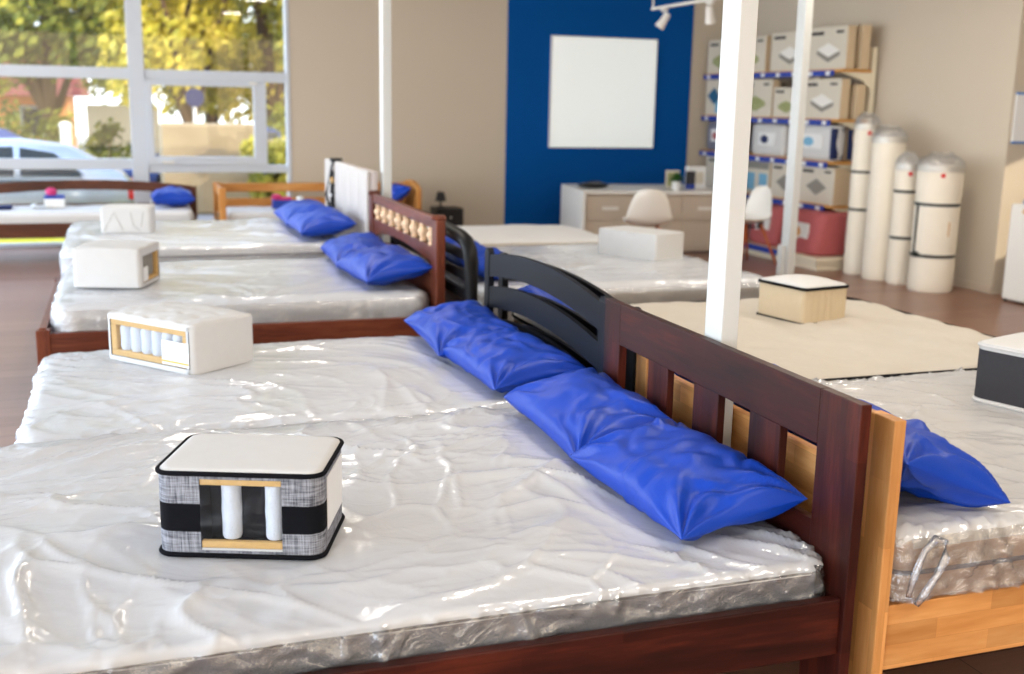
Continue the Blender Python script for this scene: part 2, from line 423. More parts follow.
def pillow(label, loc, yaw=0, tilt=14, roll=0, size=(.5, .72), T=.15, seed=1., group='blue display pillows', mat=None, res=48):
    hx, hy = size[0] / 2, size[1] / 2
    nu, nv = res, int(res * 1.4)
    V = []; F = []
    rnd = random.Random(int(seed * 100))
    creases = []
    for k in range(9):
        c = (rnd.uniform(-.7, .7) * hx, rnd.uniform(-.75, .75) * hy); an = rnd.uniform(0, math.pi)
        creases.append((c[0], c[1], math.cos(an), math.sin(an), rnd.uniform(.06, .15), rnd.uniform(.010, .022), rnd.choice((-1, 1)) * rnd.uniform(.010, .019)))
    def pt(u, v, side):
        e = max(0., (1 - u * u)) * max(0., (1 - v * v))
        cu = 1 - .07 * (1 - v * v) * abs(u) ** 3; cv = 1 - .055 * (1 - u * u) * abs(v) ** 3
        x, y = hx * u * cu, hy * v * cv
        t = T * e ** .46
        cr = 0
        for sx in (-1, 1):
            for sy in (-1, 1):
                dx, dy = (u - sx) * hx, (v - sy) * hy
                rr = math.hypot(dx, dy); an = math.atan2(dy * -sy, dx * -sx)
                w = math.sin(an * 11 + seed * (sx + 2 * sy) + rr * 5)
                cr += (abs(w) ** .6 * math.copysign(1, w)) * math.exp(-(rr / .19) ** 2) * .019
        for cx, cy, ca, sa, ln, wd, am in creases:
            du, dv = (x - cx) * ca + (y - cy) * sa, -(x - cx) * sa + (y - cy) * ca
            dv += .25 * du * du / ln
            cr += am * math.exp(-(du / ln) ** 2) * (math.exp(-abs(dv) / wd) - .45 * math.exp(-((dv - wd * 2) / (wd * 1.6)) ** 2))
        w = fbm((x, y), 5.0, 3, seed) * .026
        edge = e ** .5
        z = side * (t * (.56 if side > 0 else .44)) + side * (w * edge + cr * min(1, edge * 3))
        return Vector((x + w * .3 * edge, y, z))
    for side in (1, -1):
        for j in range(nv + 1):
            for i in range(nu + 1):
                V.append(pt(math.sin((2 * i / nu - 1) * math.pi / 2), math.sin((2 * j / nv - 1) * math.pi / 2), side))
    W = nu + 1; K = W * (nv + 1)
    for s in (0, 1):
        for j in range(nv):
            for i in range(nu):
                q = (s * K + j * W + i, s * K + j * W + i + 1, s * K + (j + 1) * W + i + 1, s * K + (j + 1) * W + i)
                F.append(q if s == 0 else q[::-1])
    o = fast_mesh('pillow', V, F, mat or M['blue'], None, True)
    bm = bmesh.new(); bm.from_mesh(o.data); bmesh.ops.remove_doubles(bm, verts=bm.verts, dist=.0004); bm.to_mesh(o.data); bm.free()
    E = Euler((R(roll), -R(tilt), R(yaw)), 'XYZ')
    # rest the lowest point at loc.z
    rot = E.to_matrix(); mz = min((rot @ v.co).z for v in o.data.vertices)
    o.rotation_euler = E; o.location = (loc[0], loc[1], loc[2] - mz)
    tag(o, label, 'pillow', group)
    return o

def sample(name, label, loc, yaw, lx, ly, h, r=.03, bands=None, top=None, top_amp=.0, dome=0., window=None, piping=None, ribs=0, group='cut mattress samples', low_piping=None, quilt=False, pipe_r=.007):
    """cut-out mattress sample; front is local -y. window=(x0,x1,z0,z1)"""
    t = thing(name, label, 'mattress sample', loc, R(yaw), group)
    bands = bands or [(0, h, M['white'])]
    side_mats = []; mb = MB()
    pts = rrect(lx, ly, r, 5)
    # wall strips for each band; the front straight run is split at the window edges
    n = len(pts); segs = []
    for i in range(n):
        p, q = pts[i], pts[(i + 1) % n]
        front = abs(p[1] + ly / 2) < 1e-5 and abs(q[1] + ly / 2) < 1e-5
        if front and window:
            xs = [p[0], window[0], window[1], q[0]]
            for k in range(3): segs.append(((xs[k], p[1]), (xs[k + 1], p[1]), k == 1))
        else:
            m = max(1, int(math.hypot(q[0] - p[0], q[1] - p[1]) / .012)) if ribs else 1
            for k in range(m):
                a = (p[0] + (q[0] - p[0]) * k / m, p[1] + (q[1] - p[1]) * k / m); b = (p[0] + (q[0] - p[0]) * (k + 1) / m, p[1] + (q[1] - p[1]) * (k + 1) / m)
                segs.append((a, b, False))
    def ribbed(p):
        if not ribs: return p
        # soft vertical channels on the end (+x) face
        if p[0] > lx / 2 - r * 1.01:
            k = 1 - .009 / (lx / 2) * (1 - abs(math.sin(p[1] * math.pi * ribs / ly)) ** .5)
            return (p[0] * k, p[1])
        return p
    for z0, z1, m in bands:
        if m not in side_mats: side_mats.append(m)
        mi = side_mats.index(m)
        zs = [z0, z1]
        if window: zs = sorted({z0, z1} | {z for z in window[2:] if z0 < z < z1})
        for a, b, w in segs:
            for k in range(len(zs) - 1):
                if w and zs[k] >= window[2] - 1e-6 and zs[k + 1] <= window[3] + 1e-6: continue
                A, B = ribbed(a), ribbed(b)
                mb.raw([(A[0], A[1], zs[k]), (B[0], B[1], zs[k]), (B[0], B[1], zs[k + 1]), (A[0], A[1], zs[k + 1])], [(0, 1, 2, 3)], mi)
    mb.raw([(p[0], p[1], 0) for p in pts], [tuple(range(len(pts)))], 0)
    bmesh.ops.remove_doubles(mb.bm, verts=mb.bm.verts, dist=.0003)
    mb.build('side_panel', side_mats, t, smooth=True, angle=50)
    # top cushion
    def dsp(x, y, d):
        k = max(0, 1 - (2 * x / lx) ** 2) * max(0, 1 - (2 * y / ly) ** 2)
        v = dome * k ** .6 + fbm((x, y), 9, 3, loc[0] * 7) * top_amp
        if quilt: v -= .012 * math.exp(-(((x + ly * 9) % .11 - .055) ** 2 + ((y + 9 * .11) % .11 - .055) ** 2) / .0003) * (1 if d < 0 else 0)
        return v if d < .01 else 0
    V, F, FD, Lr = slab(lx, ly, h - .012, h + .006, .014, max(r, .016), .012, dsp)
    fast_mesh('top_panel', V, F, top or M['white'], t, True)
    if piping:
        for z in (h - .004, .008):
            q = MB(); q.tube([(p[0], p[1], z + (.0)) for p in rrect(lx + .003, ly + .003, r, 6)], pipe_r, 7, True)
            q.build('piping', piping if z > .05 or not low_piping else low_piping, t, smooth=True)
    return t

def window_recess(t, ly, w, depth, back, parent_name='viewing_window'):
    x0, x1, z0, z1 = w; y0 = -ly / 2; y1 = y0 + depth
    mb = MB()
    v = [(x0, y0, z0), (x1, y0, z0), (x1, y0, z1), (x0, y0, z1), (x0, y1, z0), (x1, y1, z0), (x1, y1, z1), (x0, y1, z1)]
    mb.raw(v, [(4, 5, 6, 7), (0, 1, 5, 4), (3, 7, 6, 2), (0, 4, 7, 3), (1, 2, 6, 5)])
    return mb.build('core_cavity', back, t)

# ------------------------------------------------------------------ room shell
def wall_mat(name, rgb):
    return plain(name, rgb, .85, .03, 1.2, .05, 180)
WALL = wall_mat('beige_wall_paint', (198, 186, 168))
CEIL = wall_mat('white_ceiling', (206, 204, 200))
BLUEWALL = wall_mat('blue_wall_paint', (0, 78, 150))
def floor_mat():
    m, nt, b = newmat('laminate_floor')
    tc = N(nt, 'ShaderNodeTexCoord')
    br = N(nt, 'ShaderNodeTexBrick', i_Scale=1.0); br.offset = .37
    br.inputs['Brick Width'].default_value = 1.25; br.inputs['Row Height'].default_value = .19; br.inputs['Mortar Size'].default_value = .002
    br.inputs['Color1'].default_value = lin((146, 108, 90)); br.inputs['Color2'].default_value = lin((130, 92, 74)); br.inputs['Mortar'].default_value = lin((60, 40, 32))
    L(nt, tc.outputs['Object'], br.inputs['Vector'])
    mp = N(nt, 'ShaderNodeMapping'); mp.inputs['Scale'].default_value = (1.2, 14, 1); L(nt, tc.outputs['Object'], mp.inputs[0])
    nz = N(nt, 'ShaderNodeTexNoise', i_Scale=2.0, i_Detail=6.0, i_Distortion=.6); L(nt, mp.outputs[0], nz.inputs['Vector'])
    mr = N(nt, 'ShaderNodeMapRange'); mr.inputs['To Min'].default_value = .75; mr.inputs['To Max'].default_value = 1.25; L(nt, nz.outputs['Fac'], mr.inputs['Value'])
    mx = N(nt, 'ShaderNodeMix', data_type='RGBA', blend_type='MULTIPLY'); mx.inputs[0].default_value = 1
    L(nt, br.outputs['Color'], mx.inputs[6]); L(nt, mr.outputs[0], mx.inputs[7]); L(nt, mx.outputs[2], b.inputs['Base Color'])
    b.inputs['Roughness'].default_value = .32
    return m
XL, XR, YF, YB, H = -4.5, 8.0, -4.0, 13.85, 3.7
XE = 11.0     # the far side of the recess on the right
mb = MB(); mb.box(XL - .2, XE + .2, YF - .2, YB + .1, -.2, 0, 0); struct(mb.build('floor', floor_mat()))
mb = MB(); mb.box(XL - .2, XE + .2, YF - .2, YB + .25, H, H + .2, 0); struct(mb.build('ceiling', CEIL))
# back wall: right of the glazing
WX = 1.94     # right edge of the glazing
mb = MB(); mb.box(WX, XR + .2, YB, YB + .2, 0, H, 0); mb.box(XL - .2, WX, YB, YB + .2, 3.45, H, 0); struct(mb.build('wall_back', WALL))
mb = MB(); mb.box(4.70, 7.34, YB - .012, YB - .001, 0, H, 0); struct(mb.build('trim_1', BLUEWALL))
# right wall with the return and recess nearer the camera
mb = MB(); mb.box(XR, XR + .2, 8.62, YB, 0, H, 0); struct(mb.build('wall_right', WALL))
mb = MB(); mb.box(XR + .2, XE, 8.62, 8.82, 0, H, 0)
struct(mb.build('wall_return', WALL))
# outer wall of the recess with a glazed opening that lets the low sun in
mb = MB()
mb.box(XE, XE + .1, YF, 6.56, 0, H, 0); mb.box(XE, XE + .1, 7.05, 8.82, 0, H, 0); mb.box(XE, XE + .1, 6.56, 7.05, 0, 1.45, 0); mb.box(XE, XE + .1, 6.56, 7.05, 2.4, H, 0)
struct(mb.build('wall_east', WALL))
mb = MB(); mb.box(XL, XE, YF - .2, YF, 0, .4, 0); mb.box(XL, XE, YF - .2, YF, 3.3, H, 0)
for x in (XL, -1.2, 2.2, 5.6): mb.box(x, x + .18, YF - .2, YF, .4, 3.3, 0)
mb.box(5.6, XE, YF - .2, YF, .4, 3.3, 0)
struct(mb.build('wall_front', M['upvc']))
# left wall: long shop window (openings), wholly outside the frame but it lights the room
mb = MB()
mb.box(XL - .2, XL, YF, YB, 0, .12, 0); mb.box(XL - .2, XL, YF, YB, 3.3, H, 0)
y = YF
while y < YB + .1:
    mb.box(XL - .2, XL, y, y + .10, .12, 3.3, 0); y += (YB - YF - .18) / 6
struct(mb.build('wall_left', M['upvc']))
# baseboards
mb = MB(); mb.box(WX + .05, 4.70, YB - .02, YB - .001, 0, .08, .003); struct(mb.build('baseboard_back', M['deskbeige']))
mb = MB(); mb.box(XR - .018, XR - .001, 8.62, 13.8, 0, .08, .003); struct(mb.build('baseboard_right', M['deskbeige']))

# back window (floor to lintel glazing)
def window_part(name, boxes, mat, parent, b=.006):
    q = MB()
    for bx in boxes: q.box(*bx, b)
    return q.build(name, mat, parent, world=True)
wf = YB + .02; wb = YB + .12
q = MB()
bx = [(XL, WX, wf, wb, 0, .05), (XL, WX, wf, wb, 3.4, 3.45), (WX - .05, WX, wf - .03, wb, .05, 3.4),
      (.09, .27, wf - .02, wb, .05, 3.4), (-2.75, -2.57, wf - .02, wb, .05, 3.4), (XL, XL + .06, wf, wb, .05, 3.4),
      (-2.57, .09, wf, wb, 1.93, 2.06), (.27, WX - .05, wf, wb, 1.93, 2.05), (XL + .06, -2.75, wf, wb, 1.93, 2.06),
      (-2.57, .09, wf, wb, .90, 1.02), (XL + .06, -2.75, wf, wb, .90, 1.02), (.27, WX - .05, wf, wb, .86, .95)]
for k in bx: q.box(*k, b=.006)
win = struct(q.build('window_1', M['upvc']))
# opening sash on the right and the fixed light beside it
q = MB()
for k in ((.27, .345, wf - .03, wf + .05, .95, 1.93), (1.50, 1.65, wf - .03, wf + .05, .95, 1.93), (.345, 1.50, wf - .03, wf + .05, .95, 1.05), (.345, 1.50, wf - .03, wf + .05, 1.87, 1.93)): q.box(*k, b=.006)
sash = q.build('opening_sash', M['upvc'], win)
q = MB(); q.box(1.45, 1.54, wf - .06, wf - .03, 1.90, 1.93, .004); q.build('hinge', M['metalwhite'], sash)
q = MB(); q.box(.42, .56, wf - .07, wf - .03, .97, 1.0, .006); q.build('handle', M['metalwhite'], sash)
q = MB()
for x0, x1 in ((XL + .06, -2.75), (-2.57, .09), (.27, WX - .05)):
    for z0, z1 in ((.05, .9), (1.0, 1.95), (2.05, 3.4)):
        q.raw([(x0, YB + .07, z0), (x1, YB + .07, z0), (x1, YB + .07, z1), (x0, YB + .07, z1)], [(0, 1, 2, 3)])
q.build('glazing', M['glass'], win)

# ------------------------------------------------------------------ posts and wall pieces
def post(label, x, y, wx=.07, wy=.12, z1=H):
    t = thing('support_post', label, 'post', (x, y, 0), 0, 'white square support posts')
    q = MB(); q.box(-wx / 2, wx / 2, -wy / 2, wy / 2, 0, z1, .004); q.build('shaft', M['post'], t)
    q = MB(); q.box(-wx / 2 - .0, wx / 2 + .03, -wy / 2 - .03, wy / 2 + .03, 0, .008, .002); q.build('base_plate', M['post'], t)
    return t
post('thick white square post rising between the dark red headboard and the beech bed', 1.880, 3.235, .064, .115)
post('white post by the far brown headboard, left of the blue wall', 1.96, 8.72)
p2 = post('slim white post in front of the stocked shelves on the right', 5.27, 8.04)
q = MB(); q.box(-.075, -.036, -.02, .05, 0, .62, .006); q.build('cable_duct', M['post'], p2)

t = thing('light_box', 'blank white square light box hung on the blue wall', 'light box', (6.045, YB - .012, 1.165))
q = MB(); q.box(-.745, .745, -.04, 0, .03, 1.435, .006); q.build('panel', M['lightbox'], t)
q = MB()
for k in ((-.755, -.742, -.044, 0, .018, 1.447), (.742, .755, -.044, 0, .018, 1.447), (-.742, .742, -.044, 0, .018, .03), (-.742, .742, -.044, 0, 1.435, 1.447)): q.box(*k, b=.002)
q.build('frame', M['metalwhite'], t)

# ceiling track with spot lamps
t = thing('track_light', 'white ceiling track with two spot heads above the blue wall', 'lamp', (5.63, 10.9, 2.8))
q = MB(); q.box(-.015, .015, -2.6, .7, -.015, .015, .003); q.build('rail', M['metalwhite'], t)
for yy in (.68, -2.4):
    q = MB(); q.tube([(0, yy, .015), (0, yy, H - 2.8)], .011, 8); q.build('drop_rod', M['metalwhite'], t)
for yy, a in ((.40, 28), (-.62, -20)):
    q = MB(); q.box(-.022, .022, yy - .05, yy + .05, -.045, -.015, .004); q.tube([(0, yy, -.045), (0, yy, -.10)], .008, 8)
    h = q.build('spot_bracket', M['metalwhite'], t)
    MM = Matrix.Translation((0, yy, -.14)) @ Matrix.Rotation(R(a), 4, 'Y') @ Matrix.Rotation(R(20), 4, 'X')
    q = MB(); q.lathe([(.0, .09), (.03, .085), (.038, .05), (.045, -.03), (.055, -.09), (.05, -.09), (.04, -.06), (0, -.05)], 18, MM, cap=False)
    q.build('spot_head', M['metalwhite'], h, smooth=True, angle=40)

# ------------------------------------------------------------------ beds
def loc_thing(label, x, y, group=None, name='bed'):
    return thing(name, label, 'bed', (x, y, 0), 0, group)
def side_rail(t, W, x0, x1, y0, y1, z0, z1, name='side_rail'):
    q = MB(); q.box(x0, x1, y0, y1, z0, z1, .004); return q.build(name, W['x'], t, world=True)
def cross_rail(t, W, x0, x1, y0, y1, z0, z1, name='foot_rail'):
    q = MB(); q.box(x0, x1, y0, y1, z0, z1, .004); return q.build(name, W['y'], t, world=True)
def leg(t, W, x, y, z1, s=.06, name='leg', z0=0.):
    q = MB(); q.box(x - s / 2, x + s / 2, y - s / 2, y + s / 2, z0, z1, .005); return q.build(name, W['z'], t, world=True)
def slats(t, W, x0, x1, y0, y1, z, n=12):
    q = MB()
    for k in range(n):
        x = x0 + (x1 - x0) * (k + .5) / n; q.box(x - .035, x + .035, y0, y1, z - .02, z, .002)
    return q.build('slatted_base', W['y'], t, world=True)

# --- bed A: dark red bed nearest the camera
W = M['mahog']
A = loc_thing('dark red-brown wooden bed with slatted headboard nearest the camera', .6, 3.2)
q = MB(); q.box(1.806, 1.840, 2.36, 2.545, 0, .987, .003); q.build('headboard_stile', W['z'], A, world=True)
q = MB(); q.box(1.806, 1.840, 3.885, 4.035, 0, .987, .003); q.build('headboard_stile', W['z'], A, world=True)
q = MB(); q.box(1.806, 1.840, 2.545, 3.885, .825, .987, .003); q.build('top_rail', W['y'], A, world=True)
q = MB(); q.box(1.810, 1.836, 2.545, 3.885, .28, .60, .003); q.build('lower_rail', W['y'], A, world=True)
for y0, y1 in ((3.47, 3.63), (3.105, 3.275), (2.735, 2.91)):
    q = MB(); q.box(1.809, 1.837, y0, y1, .598, .83, .003); q.build('headboard_slat', W['z'], A, world=True)
side_rail(A, W, -.66, 1.806, 2.375, 2.41, .265, .43)
side_rail(A, W, -.66, 1.806, 4.0, 4.03, .2, .33)
cross_rail(A, W, -.70, -.66, 2.375, 4.03, .2, .43)
leg(A, W, -.67, 2.42, .43); leg(A, W, -.67, 3.985, .43, .05)
slats(A, M['pine'], -.6, 1.75, 2.41, 4.0, .33)
mattress('white-topped mattress with grey sides wrapped in crinkled plastic on the dark red bed', -.60, 1.787, 2.438, 4.165, .335, .505, (M['tick'], M['greyband']),
         re=.018, rc=.055, seed=3.1, pipe=M['darkpipe'], cover=M['filmtop'], cover_res=.0115, cover_amp=.017, side_amp=.014, res=.025, flat=[(.306, 3.085, .33), (1.6, 2.93, .3), (1.59, 3.68, .3)])
# --- bed B: black arched headboard
def arch_head(t, W, x0, x1, ya, yb, slat_list, post_w, ztop, arch, zdown=0, third=None):
    """two round-topped posts and boards whose top and bottom edges arch upward in the middle"""
    for y in (ya, yb):
        q = MB(); q.box(x0, x1, y - post_w / 2, y + post_w / 2, zdown, ztop - .02, .006)
        pts = [(y - post_w / 2 + .004, ztop - .03)] + [(y + (post_w / 2 - .004) * math.cos(R(180 - a)), ztop - .022 + .022 * math.sin(R(a))) for a in range(0, 181, 20)] + [(y + post_w / 2 - .004, ztop - .03)]
        q.prism(pts, 'x', x0 + .003, x1 - .003)
        q.build('headboard_post', W['z'], t, world=True)
    m = (ya + yb) / 2; hw = (yb - ya) / 2 - post_w / 2 + .004
    for z0, z1 in slat_list:
        n = 24; up = []; dn = []
        for k in range(n + 1):
            y = m - hw + 2 * hw * k / n; s = 1 - ((y - m) / hw) ** 2
            up.append((y, z1 + arch * s)); dn.append((y, z0 + arch * s * .95))
        q = MB(); q.prism(dn + up[::-1], 'x', x0 + .006, x1 - .006, bev=.003)
        q.build('headboard_slat', W['y'], t, world=True)
W = M['navy']
B = loc_thing('black stained bed with arched slat headboard, second from the camera', .7, 5.0)
arch_head(B, W, 1.835, 1.87, 4.13, 5.695, [(.825, .945), (.655, .772), (.40, .598)], .075, .978, .062)
side_rail(B, W, -.33, 1.835, 4.20, 4.23, .2, .328); side_rail(B, W, -.33, 1.835, 5.66, 5.69, .2, .328)
cross_rail(B, W, -.37, -.33, 4.20, 5.69, .2, .328)
leg(B, W, -.33, 4.26, .328); leg(B, W, -.33, 5.63, .328)
slats(B, M['pine'], -.28, 1.78, 4.24, 5.65, .33)
mattress('white wrapped mattress on the black bed, under the sample showing springs', -.415, 1.77, 4.235, 5.72, .335, .50, (M['tick'], M['tick']),
         re=.05, rc=.10, seed=7.7, cover=M['filmtop'], cover_res=.014, cover_amp=.014, side_amp=.012, flat=[(.215, 5.425, .36), (1.6, 4.64, .3), (1.6, 5.36, .3)])
# --- bed C: brown bed with turned balusters
W = M['brown']
Cb = loc_thing('brown wooden bed with a row of turned spindles in its headboard', .7, 7.6)
for y in (6.66, 8.56):
    q = MB(); q.box(1.80, 1.86, y - .055, y + .055, 0, 1.03, .006); q.lathe([(.045, 1.028), (.05, 1.04), (.04, 1.058), (0, 1.062)], 16, Matrix.Translation((1.83, y, 0)), cap=False)
    q.build('headboard_post', W['z'], Cb, world=True)
q = MB(); q.box(1.808, 1.855, 6.71, 8.51, .968, 1.04, .006); q.build('top_rail', W['y'], Cb, world=True)
n = 24; m_, hw = 7.61, .9
def arc(y, z, s): return z + s * (1 - ((y - m_) / hw) ** 2)
ys = [m_ - hw + 2 * hw * k / n for k in range(n + 1)]
q = MB(); q.prism([(y, arc(y, .722, .068)) for y in ys] + [(m_ + hw, .85), (m_ - hw, .85)], 'x', 1.812, 1.85, bev=.003); q.build('middle_rail', W['y'], Cb, world=True)
q = MB(); q.prism([(m_ - hw, .40), (m_ + hw, .40)] + [(y, arc(y, .668, .05)) for y in ys[::-1]], 'x', 1.812, 1.85, bev=.003); q.build('lower_rail', W['y'], Cb, world=True)
for k in range(8):
    y = 6.71 + 1.8 * (k + .5) / 8
    q = MB(); q.lathe([(.02, .848), (.028, .862), (.02, .872), (.036, .905), (.038, .918), (.02, .946), (.027, .956), (.02, .972)], 14, Matrix.Translation((1.832, y, 0)))
    o = q.build('spindle', M['palewood'], Cb, world=True, smooth=True, angle=50); o['label'] = 'pale turned spindle'
side_rail(Cb, W, -.46, 1.80, 6.60, 6.635, .27, .43); side_rail(Cb, W, -.46, 1.80, 8.56, 8.59, .27, .43)
cross_rail(Cb, W, -.50, -.46, 6.62, 8.57, .27, .46)
leg(Cb, W, -.48, 6.63, .45, .075); leg(Cb, W, -.48, 8.55, .45, .075)
slats(Cb, M['pine'], -.42, 1.75, 6.64, 8.55, .36)
mattress('white mattress on the brown bed with the spindle headboard', -.43, 1.78, 6.655, 8.36, .365, .565, (M['tick'], M['tick']), re=.06, rc=.12, seed=12.3, res=.03, cover=M['filmtop'], cover_res=.022, cover_amp=.012, side_amp=.008, flat=[(-.07, 7.4, .34)])
# --- bed D: white upholstered headboard
D = loc_thing('bed with tall white upholstered headboard hung with dark beads', .7, 9.4, name='upholstered_bed')
for y0, y1 in ((8.68, 9.03), (9.03, 9.38), (9.38, 9.73), (9.73, 10.07), (10.20, 10.60)):
    q = MB(); q.box(1.79, 1.83, y0, y1, .10, 1.205, .018, seg=4); q.build('headboard_cushion', M['upholstery'], D, world=True, smooth=True, angle=60)
q = MB(); q.box(1.83, 1.89, 8.68, 10.60, 0, 1.20, .016, seg=3); q.build('headboard', M['upside'], D, world=True, smooth=True, angle=60)
q = MB(); q.box(-.40, 1.79, 8.70, 10.56, .06, .36, .02); q.build('base', M['upside'], D, world=True)
for x in (-.34, 1.6):
    for y in (8.8, 10.46):
        q = MB(); q.lathe([(.02, 0), (.026, .06)], 12, Matrix.Translation((x, y, 0))); q.build('foot', M['blackplastic'], D, world=True)
mattress('thick white mattress with grey edging on the upholstered bed', -.47, 1.765, 8.665, 10.58, .36, .63, (M['tick'], M['tick']), re=.05, rc=.14, seed=15.1, res=.03, top_amp=.012, pipe=M['greyband'], pipe_z=.21, cover=M['filmtop'], cover_res=.024, cover_amp=.014, flat=[(.01, 9.76, .34)])
random.seed(4)
q = MB()
for k in range(30):
    s = k / 29; z = 1.20 - .52 * s if k > 4 else 1.212
    x = 1.782 if k > 4 else 1.86 - k * .02
    mi = 1 if k in (9, 10) else (2 if k in (17, 24) else 0)
    q.sphere((x - .006 * (k % 2), 10.135 + .012 * math.sin(k * 1.9), z), .019, mi=mi, u=10, v=6)
q.tube([(1.84, 10.135, 1.212), (1.795, 10.135, 1.20), (1.776, 10.135, 1.15), (1.724, 10.138, .9), (1.778, 10.135, .68)], .012, 6)
tag(q.build('bead_garland', [M['blackplastic'], M['foam'], M['paper']], smooth=True), 'dark bead string hanging over the white upholstered headboard', 'garland')

# --- bed G: beech bed on the right
W = M['beech']
G = loc_thing('light beech bed with block-jointed rails at the right edge', 2.9, 3.2)
q = MB(); q.box(1.918, 1.956, 2.36, 2.47, 0, .935, .004); q.build('headboard_post', W['z'], G, world=True)
q = MB(); q.box(1.918, 1.956, 3.86, 3.96, 0, .935, .004); q.build('headboard_post', W['z'], G, world=True)
q = MB(); q.box(1.923, 1.952, 2.47, 3.86, .46, .745, .003); q.build('headboard_panel', W['y'], G, world=True)
q = MB(); q.box(1.923, 1.952, 2.47, 3.86, .845, .93, .003); q.build('top_rail', W['y'], G, world=True)
side_rail(G, W, 1.956, 4.05, 2.375, 2.41, .19, .388); side_rail(G, W, 1.956, 4.05, 3.91, 3.94, .19, .388)
cross_rail(G, W, 4.05, 4.09, 2.375, 3.94, .19, .388)
leg(G, W, 4.06, 2.42, .39); leg(G, W, 4.06, 3.90, .39)
slats(G, M['pine'], 2.0, 4.0, 2.41, 3.91, .38)
mattress('plastic-wrapped mattress with tan and grey sides on the beech bed', 1.99, 4.02, 2.39, 3.955, .392, .585, (M['cream'], M['tanband']), re=.045, rc=.06, seed=21.4, res=.025,
         cover=M['filmtop'], cover_res=.012, cover_amp=.018, side_amp=.020, flat=[(3.495, 3.385, .38), (2.18, 2.83, .3)], pipe=M['greyband'], pipe_z=.085)
gm = [o for o in bpy.data.objects if o.name.startswith('mattress') and 'beech bed' in o.get('label', '')][0]
random.seed(9); V = []; F = []; n = 10; path = [(2.03, 2.372, .575), (2.075, 2.355, .60), (2.10, 2.345, .575), (2.085, 2.34, .51), (2.045, 2.335, .44), (2.02, 2.34, .395)]
q = MB(); q.tube([(2.01, 2.352, .42), (2.02, 2.345, .49), (2.045, 2.345, .555), (2.08, 2.345, .588), (2.112, 2.345, .575), (2.115, 2.34, .53), (2.085, 2.335, .48), (2.05, 2.335, .43), (2.03, 2.34, .398)], .011, 7, taper=[.7, 1, .8, 1.1, .9, 1.2, .9, 1.1, .8])
o = q.build('film_tail', M['film'], gm, world=True, smooth=True)
# --- bed H: black bed behind B
W = M['black']
Hb = loc_thing('black arched-headboard bed backing onto the second bed, beside the thick post', 3.1, 4.9)
arch_head(Hb, W, 1.925, 1.96, 4.035, 5.72, [(.80, .915), (.63, .745), (.38, .57)], .085, .945, .062)
side_rail(Hb, W, 1.96, 4.2, 4.03, 4.06, .24, .40); side_rail(Hb, W, 1.96, 4.2, 5.7, 5.73, .24, .40)
cross_rail(Hb, W, 4.2, 4.23, 4.03, 5.73, .24, .40)
leg(Hb, W, 4.2, 4.08, .40); leg(Hb, W, 4.2, 5.68, .40)
slats(Hb, M['pine'], 2.0, 4.15, 4.06, 5.7, .38)
mattress('cream mattress with dark rope edging under the beige striped sample', 2.0, 4.27, 3.975, 5.86, .40, .602, (M['cream'], M['tanband']), re=.05, rc=.16, seed=25.9, res=.025, top_amp=.022, pipe=M['blackpipe'], pipe_z=.198)
# --- bed I: black rounded headboard
I_ = loc_thing('black bed with rounded-corner rail headboard backing onto the spindle bed', 3.1, 7.3)
pts = [(1.945, 6.33, .0), (1.945, 6.33, .5), (1.945, 6.33, .80), (1.945, 6.36, .87), (1.945, 6.43, .915), (1.945, 6.55, .935), (1.945, 7.0, .955), (1.945, 7.35, .96), (1.945, 7.7, .955), (1.945, 8.15, .935), (1.945, 8.27, .915), (1.945, 8.34, .87), (1.945, 8.37, .80), (1.945, 8.37, .5), (1.945, 8.37, 0)]
q = MB(); q.tube(pts, .045, 10); q.build('headboard_frame', W['z'], I_, world=True, smooth=True)
for z in (.80, .68, .56):
    q = MB(); q.box(1.93, 1.96, 6.36, 8.34, z, z + .06, .008); q.build('headboard_slat', W['y'], I_, world=True)
side_rail(I_, W, 1.96, 4.1, 6.46, 6.49, .24, .38); side_rail(I_, W, 1.96, 4.1, 8.2, 8.23, .24, .38)
cross_rail(I_, W, 4.1, 4.13, 6.46, 8.23, .24, .38)
leg(I_, W, 4.09, 6.5, .38); leg(I_, W, 4.09, 8.18, .38)
slats(I_, M['pine'], 2.02, 4.05, 6.49, 8.2, .38)
mattress('white mattress carrying the plain white block sample before the desk', 2.02, 4.12, 6.43, 8.42, .385, .605, (M['tick'], M['cream']), re=.05, rc=.10, seed=31.2, res=.03, top_amp=.014, cover=M['filmtop'], cover_res=.026, cover_amp=.013, flat=[(3.735, 7.72, .4)])
# --- bed J: farthest of the right-hand row
J = loc_thing('low pale bed in front of the blue wall, last of the right row', 3.1, 9.4)
Wb = M['beech']
side_rail(J, Wb, 2.1, 4.02, 8.86, 8.89, .22, .38); side_rail(J, Wb, 2.1, 4.02, 10.02, 10.05, .22, .38)
cross_rail(J, Wb, 4.02, 4.05, 8.86, 10.05, .22, .38); cross_rail(J, Wb, 2.03, 2.07, 8.86, 10.05, .1, .44, 'head_rail')
for x in (2.1, 4.0):
    for y in (8.91, 10.0): leg(J, Wb, x, y, .38)
slats(J, M['pine'], 2.12, 4.0, 8.89, 10.02, .38)
mattress('bare white mattress farthest along the right row, nearest the blue wall', 2.1, 4.06, 8.82, 10.1, .385, .60, (M['tick'], M['cream']), re=.05, rc=.12, seed=35.2, res=.04, top_amp=.012)

